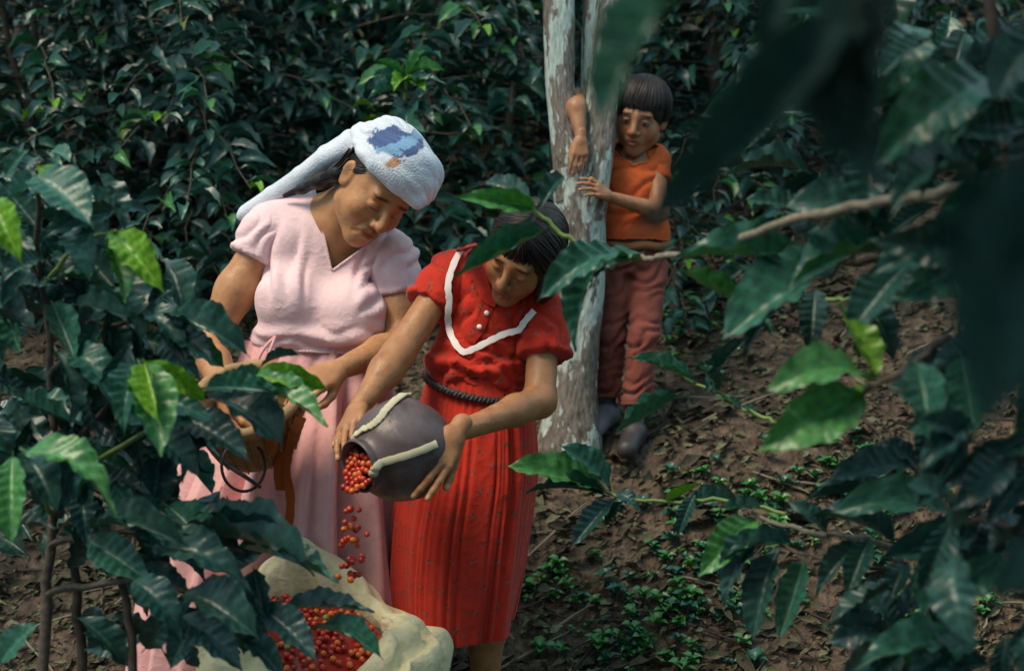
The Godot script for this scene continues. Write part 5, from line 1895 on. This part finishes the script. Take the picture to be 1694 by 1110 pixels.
	near_branch("drooping cluster of coffee leaves over the ground at the lower edge", P(1400, 900, 2.3),
		[[[[1640, 860, 2.2], [1560, 810, 2.2], [1510, 775, 2.22], [1482, 742, 2.24]], 0.006, 0.003, "pale_twig"], [[[1510, 920, 2.3], [1430, 890, 2.32], [1330, 880, 2.36], [1240, 850, 2.4]], 0.006, 0.003, "pale_twig"], [[[1500, 945, 2.3], [1400, 935, 2.3], [1290, 905, 2.34]], 0.004, 0.003, "twig"]],
		[[1250, 858, 2.4, 1156, 956, 2.34, 0.44, "fresh", 0, -10], [1262, 880, 2.38, 1198, 1004, 2.34, 0.40, "blue", 1, 10], [1290, 905, 2.36, 1246, 1064, 2.32, 0.36, "deep", 0, 20], [1330, 930, 2.36, 1288, 1064, 2.3, 0.34, "light", 3, 0], [1310, 900, 2.36, 1190, 930, 2.34, 0.3, "mid", 1], [1370, 890, 2.34, 1300, 830, 2.34, 0.34, "mid", 2], [1590, 868, 2.2, 1366, 852, 2.18, 0.30, "light", 2, 0], [1480, 900, 2.3, 1330, 856, 2.32, 0.4, "mid", 1, 15], [1600, 870, 2.2, 1524, 972, 2.16, 0.42, "light", 0, 10], [1520, 770, 2.22, 1368, 795, 2.2, 0.40, "blue", 0, 0], [1470, 830, 2.3, 1330, 832, 2.28, 0.36, "blue", 1, 20], [1520, 780, 2.24, 1450, 730, 2.24, 0.4, "blue", 2], [1440, 890, 2.3, 1400, 990, 2.26, 0.4, "deep", 0], [1420, 900, 2.32, 1350, 990, 2.3, 0.34, "deep", 1], [1500, 930, 2.3, 1470, 1010, 2.26, 0.45, "deep", 1], [1260, 840, 2.4, 1190, 840, 2.4, 0.4, "mid", 3], [1580, 1075, 2.1, 1410, 1110, 2.06, 0.4, "light", 1], [1620, 1060, 2.1, 1500, 1125, 2.06, 0.4, "mid", 0]])
	# the bush itself, close on the right
	var rb := P(1720, 900, 1.9)
	rb.y = ground_y(rb.x, rb.z)
	var dark := T
	var mass := fill(60, 1530, 1760, 560, 1130, 1.8, 2.3, dark, 0.11, 0.16, Vector2(-0.6, 0.5))
	mass.append_array(fill(26, 1400, 1560, 960, 1120, 2.1, 2.5, dark, 0.09, 0.13, Vector2(-0.6, 0.4)))
	mass.append_array(fill(60, 1500, 1760, 90, 520, 1.7, 2.4, dark, 0.11, 0.16, Vector2(-0.7, 0.5)))
	mass.append_array(fill(50, 1230, 1560, -60, 330, 2.0, 2.7, T, 0.13, 0.18, Vector2(-0.6, 0.6)))
	mass.append_array([[1660, 138, 1.75, 1438, 284, 1.7, 0.40, "light", 2, -10], [1680, 150, 1.75, 1560, 250, 1.72, 0.34, "light", 0, 20], [1694, 110, 1.8, 1560, 130, 1.8, 0.4, "blue", 1], [1570, 250, 1.8, 1500, 290, 1.8, 0.2, "blue", 0]])
	near_branch("dense dark coffee bush filling the picture's edge beside the camera", rb,
		[[[[1750, 1400, 2.0], [1740, 1000, 2.0], [1700, 600, 2.0], [1660, 200, 2.0], [1620, -200, 2.05]], 0.016, 0.008, "dark_trunk"], [[[1730, 900, 2.0], [1620, 860, 2.1], [1500, 920, 2.3]], 0.007, 0.004, "twig"], [[[1680, 400, 2.0], [1600, 310, 2.1]], 0.008, 0.008, "twig"], [[[1680, 380, 2.0], [1520, 400, 2.08]], 0.006, 0.006, "twig"], [[[1700, 600, 2.0], [1560, 560, 1.92]], 0.006, 0.006, "twig"], [[[1660, 220, 2.0], [1500, 120, 2.2], [1350, 60, 2.4]], 0.007, 0.003, "twig"]], mass, "coffee bush", "coffee_bush")
	# leaves hanging right in front of the lens
	near_branch("out-of-focus hanging coffee twig with one green leaf above the child's head", P(1180, -120, 1.0),
		[[[[1330, -260, 1.0], [1240, -160, 1.0], [1165, -40, 1.0]], 0.005, 0.003, "twig"]],
		[[1168, -70, 1.0, 984, 222, 0.97, 0.32, "light", 0, 25]])
	near_branch("out-of-focus dark coffee twig whose blue-grey leaf crosses the orange shirt", P(1400, -60, 0.85),
		[[[[1560, -220, 0.86], [1460, -60, 0.86], [1400, 30, 0.85]], 0.005, 0.003, "twig"]],
		[[1390, 20, 0.86, 1052, 396, 0.82, 0.22, "under", 0, 15], [1460, -20, 0.86, 1390, 300, 0.84, 0.40, "under", 1, 40], [1300, -60, 0.9, 1250, 90, 0.9, 0.4, "under", 0], [1480, 0, 0.84, 1460, 330, 0.82, 0.44, "under", 0, 60], [1500, -40, 0.86, 1350, 200, 0.86, 0.5, "under", 0, 70]])
	near_branch("out-of-focus big dark blue-green coffee leaves hanging at the picture's edge", P(1720, -60, 0.7),
		[[[[1800, -100, 0.72], [1760, 120, 0.72], [1695, 285, 0.72]], 0.005, 0.003, "twig"]],
		[[1690, 290, 0.72, 1626, 725, 0.68, 0.42, "under", 0, 0], [1720, 260, 0.72, 1740, 700, 0.70, 0.4, "under", 1, 10], [1700, 300, 0.73, 1580, 540, 0.72, 0.5, "deep", 1, 20], [1700, 900, 0.9, 1640, 1000, 0.9, 0.5, "under", 0]])

func _ready() -> void:
	rng.seed = 12
	nz.seed = 3
	nz.frequency = 0.01
	nz.fractal_octaves = 3
	soft.seed = 5
	soft.frequency = 0.01
	soft.fractal_octaves = 1
	var cam := Camera3D.new()
	cam.name = "camera"
	cam.transform = Transform3D(aim, eye)
	var lens := CameraAttributesPhysical.new()
	lens.frustum_focal_length = 50.0
	lens.frustum_focus_distance = 3.2
	lens.frustum_near = 0.05
	lens.frustum_far = 400.0
	lens.exposure_aperture = 2.8
	cam.attributes = lens
	cam.fov = 27.0
	cam.far = 400.0
	add_child(cam)
	cam.current = true
	var env := Environment.new()
	env.background_mode = Environment.BG_SKY
	var sky := ProceduralSkyMaterial.new()
	sky.sky_top_color = lin(0.48, 0.73, 0.85)
	sky.sky_horizon_color = lin(0.50, 0.72, 0.80)
	sky.ground_bottom_color = lin(0.10, 0.09, 0.07)
	sky.ground_horizon_color = lin(0.30, 0.33, 0.30)
	sky.sky_curve = 0.3
	var sk := Sky.new()
	sk.sky_material = sky
	env.sky = sk
	env.tonemap_mode = Environment.TONE_MAPPER_LINEAR
	env.tonemap_exposure = 2.4
	env.background_energy_multiplier = 0.6
	env.sdfgi_enabled = true
	env.ssao_enabled = true
	env.ssil_enabled = true
	var we := WorldEnvironment.new()
	we.environment = env
	add_child(we)
	var sun := DirectionalLight3D.new()
	sun.name = "sun"
	sun.light_energy = 0.5
	sun.light_color = Color(1.0, 0.93, 0.84)
	sun.light_angular_distance = 24.0
	sun.shadow_enabled = true
	add_child(sun)
	sun.look_at_from_position(Vector3.ZERO, Vector3(0.42, -0.86, -0.26))
	make_materials()
	make_leaves()
	cherry = cherry_mesh()
	ground()
	forked_tree()
	var bush_tones := ["deep", "mid", "blue", "mid", "light", "light"]
	var dim := ["deep", "mid", "blue", "mid", "light"]
	for b in BUSHES:
		coffee_bush(b[0], Vector3(P(b[1], 555, b[2]).x, 0, -b[2]), b[3], b[4], b[5], bush_tones if b[2] < 6.5 else dim, b[6], b[7])
	# unseen bushes added behind and beside the camera: they keep the low light out
	for b in [["tall unseen coffee bush added behind the camera, close to its left", -1.9, 1.6, 41], ["tall unseen coffee bush added behind the camera, close to its right", 1.7, 1.2, 42], ["tall unseen coffee bush added straight behind the camera", -0.2, 2.4, 43], ["tall unseen coffee bush added far to the left of the camera", -3.4, 0.2, 44], ["tall unseen coffee bush added far to the right of the camera", 3.0, 0.0, 45], ["tall unseen coffee bush added left of the pink dress, outside the picture", -2.9, -3.6, 46], ["tall unseen coffee bush added right of the child, outside the picture", 3.1, -3.4, 47], ["tall unseen coffee bush added at the right of the slope, outside the picture", 2.4, -1.9, 48]]:
		coffee_bush(b[0], Vector3(b[1], 0, b[2]), 3.0, 1.15, 24, dim, b[3], 0.19, 0, 0.03)
	# an unseen tree added beside the camera, its crown shaped to shade near branches
	var sf := on_ground(1.9, -0.6, -0.05)
	var st := thing("added_shade_tree", "unseen leafy tree added beside the camera, its crown shading the near branches", "tree", sf)
	var ss := Shape.new()
	tube(ss, smooth_path([sf, sf + Vector3(-0.1, 1.0, 0), sf + Vector3(-0.4, 1.9, 0), sf + Vector3(-1.0, 2.5, 0.0)]), fade(0.09, 0.05, 19), 14)
	part("trunk", ss, MAT.dark_trunk, st)
	var sm := MultiMesh.new()
	sm.transform_format = MultiMesh.TRANSFORM_3D
	sm.mesh = LEAF_FAR[1]
	sm.instance_count = 4500
	for i in 4500:
		var p := Vector3(rng.randf_range(0.12, 2.2), 2.15 + rng.randf() * 1.0, rng.randf_range(0.7, -1.75)) - sf
		if i % 4 == 0:  # extra crown leaves added to shade the leaves nearest the lens
			p = Vector3(rng.randf_range(-0.5, 0.2), 2.1 + rng.randf() * 0.5, rng.randf_range(0.3, -0.62)) - sf
		sm.set_instance_transform(i, leaf_frame(p, p + Vector3(rng.randfn(0, 1), rng.randfn(-0.3, 0.3), rng.randfn(0, 1)).normalized() * rng.randf_range(0.12, 0.2), Vector3(rng.randfn(0, 0.4), 1, rng.randfn(0, 0.4)), 0.42))
	var sc := MultiMeshInstance3D.new()
	sc.name = "crown"
	sc.multimesh = sm
	sc.material_override = MAT.leaf_mid
	sc.set_meta("kind", "stuff")
	st.add_child(sc)
	for t in [["slender brown tree trunk in the upper corner behind the bushes", 36, 7.6, 0.07], ["thin dark tree trunk above the pink sleeve behind the bushes", 288, 7.2, 0.035], ["thin pale tree trunk between the back-row bushes", 205, 8.2, 0.03]]:
		var fx := P(t[1], 555, t[2]).x
		var foot := on_ground(fx, -t[2], -0.05)
		var o := thing("slender_tree", t[0], "tree", foot)
		var s := Shape.new()
		var pts := []
		for i in 14:
			pts.append(foot + Vector3(nz.get_noise_1d(i * 22.0 + t[1]) * 0.15, i * 0.33, nz.get_noise_1d(i * 22.0 + 300.0) * 0.1))
		tube(s, pts, fade(t[3], t[3] * 0.6, 14), 12)
		part("trunk", s, MAT.dark_trunk if t[3] > 0.031 else MAT.pale_twig, o)
		var top: Vector3 = pts[13]
		var mm := MultiMesh.new()
		mm.transform_format = MultiMesh.TRANSFORM_3D
		mm.mesh = LEAF_FAR[0]
		mm.instance_count = 500
		for i in 500:
			var p := top - foot + Vector3(rng.randfn(0, 0.6), rng.randfn(0, 0.4), rng.randfn(0, 0.6))
			mm.set_instance_transform(i, leaf_frame(p, p + Vector3(rng.randfn(0, 1), rng.randfn(-0.3, 0.4), rng.randfn(0, 1)).normalized() * 0.15, Vector3.UP, 0.42))
		var cr := MultiMeshInstance3D.new()
		cr.name = "crown"
		cr.multimesh = mm
		cr.material_override = MAT.leaf_mid
		cr.set_meta("kind", "stuff")
		o.add_child(cr)
	woman()
	girl()
	boy()
	jug()
	basket()
	sack()
	near_plants()
	litter()

# label, where across the picture, distance, height, reach, tiers, seed, leaf length
const BUSHES := [
	["broad coffee bush right behind the pink sleeve, fresh shoots on top", 330, 5.0, 1.35, 0.75, 22, 11, 0.126],
	["coffee bush rising behind the white towel with a pale green shoot", 690, 5.1, 1.15, 0.7, 20, 12, 0.126],
	["coffee bush at the picture's edge behind the yellow-green shoots", 60, 5.3, 1.7, 0.8, 25, 13, 0.126],
	["dark coffee bush between the white towel and the forked tree", 830, 5.6, 1.3, 0.7, 20, 14, 0.126],
	["coffee bush behind the child's orange shirt", 1180, 5.6, 1.2, 0.7, 19, 15, 0.118],
	["small coffee bush beside the brown trousers on the slope", 1120, 4.7, 0.45, 0.32, 10, 16, 0.101],
	["tall coffee bush in the back row above the pink sleeve", 420, 6.5, 2.0, 0.95, 26, 17, 0.134],
	["tall coffee bush in the back row over the towel", 640, 6.9, 2.1, 1.0, 26, 18, 0.134],
	["tall dark coffee bush just left of the forked tree", 850, 6.7, 2.1, 0.95, 26, 19, 0.134],
	["tall coffee bush in the back row near the upper corner", 160, 6.8, 2.0, 0.95, 26, 20, 0.134],
	["coffee bush in the back row just right of the forked tree", 1100, 7.0, 2.0, 0.95, 26, 21, 0.134],
	["coffee bush high on the slope behind the dark near leaves", 1370, 6.4, 1.5, 0.85, 23, 22, 0.126],
	["coffee bush high on the slope at the dark upper corner", 1650, 6.8, 1.8, 0.95, 23, 23, 0.126],
	["farthest coffee bush above the upper corner's shoots", 20, 8.8, 2.2, 1.1, 25, 24, 0.143],
	["farthest coffee bush seen over the bush behind the pink sleeve", 520, 9.0, 2.3, 1.1, 25, 25, 0.143],
	["farthest coffee bush seen past the left stem of the tree", 780, 9.2, 2.3, 1.1, 25, 26, 0.143],
	["farthest coffee bush seen past the right stem of the tree", 1230, 8.8, 2.2, 1.1, 25, 27, 0.143],
]
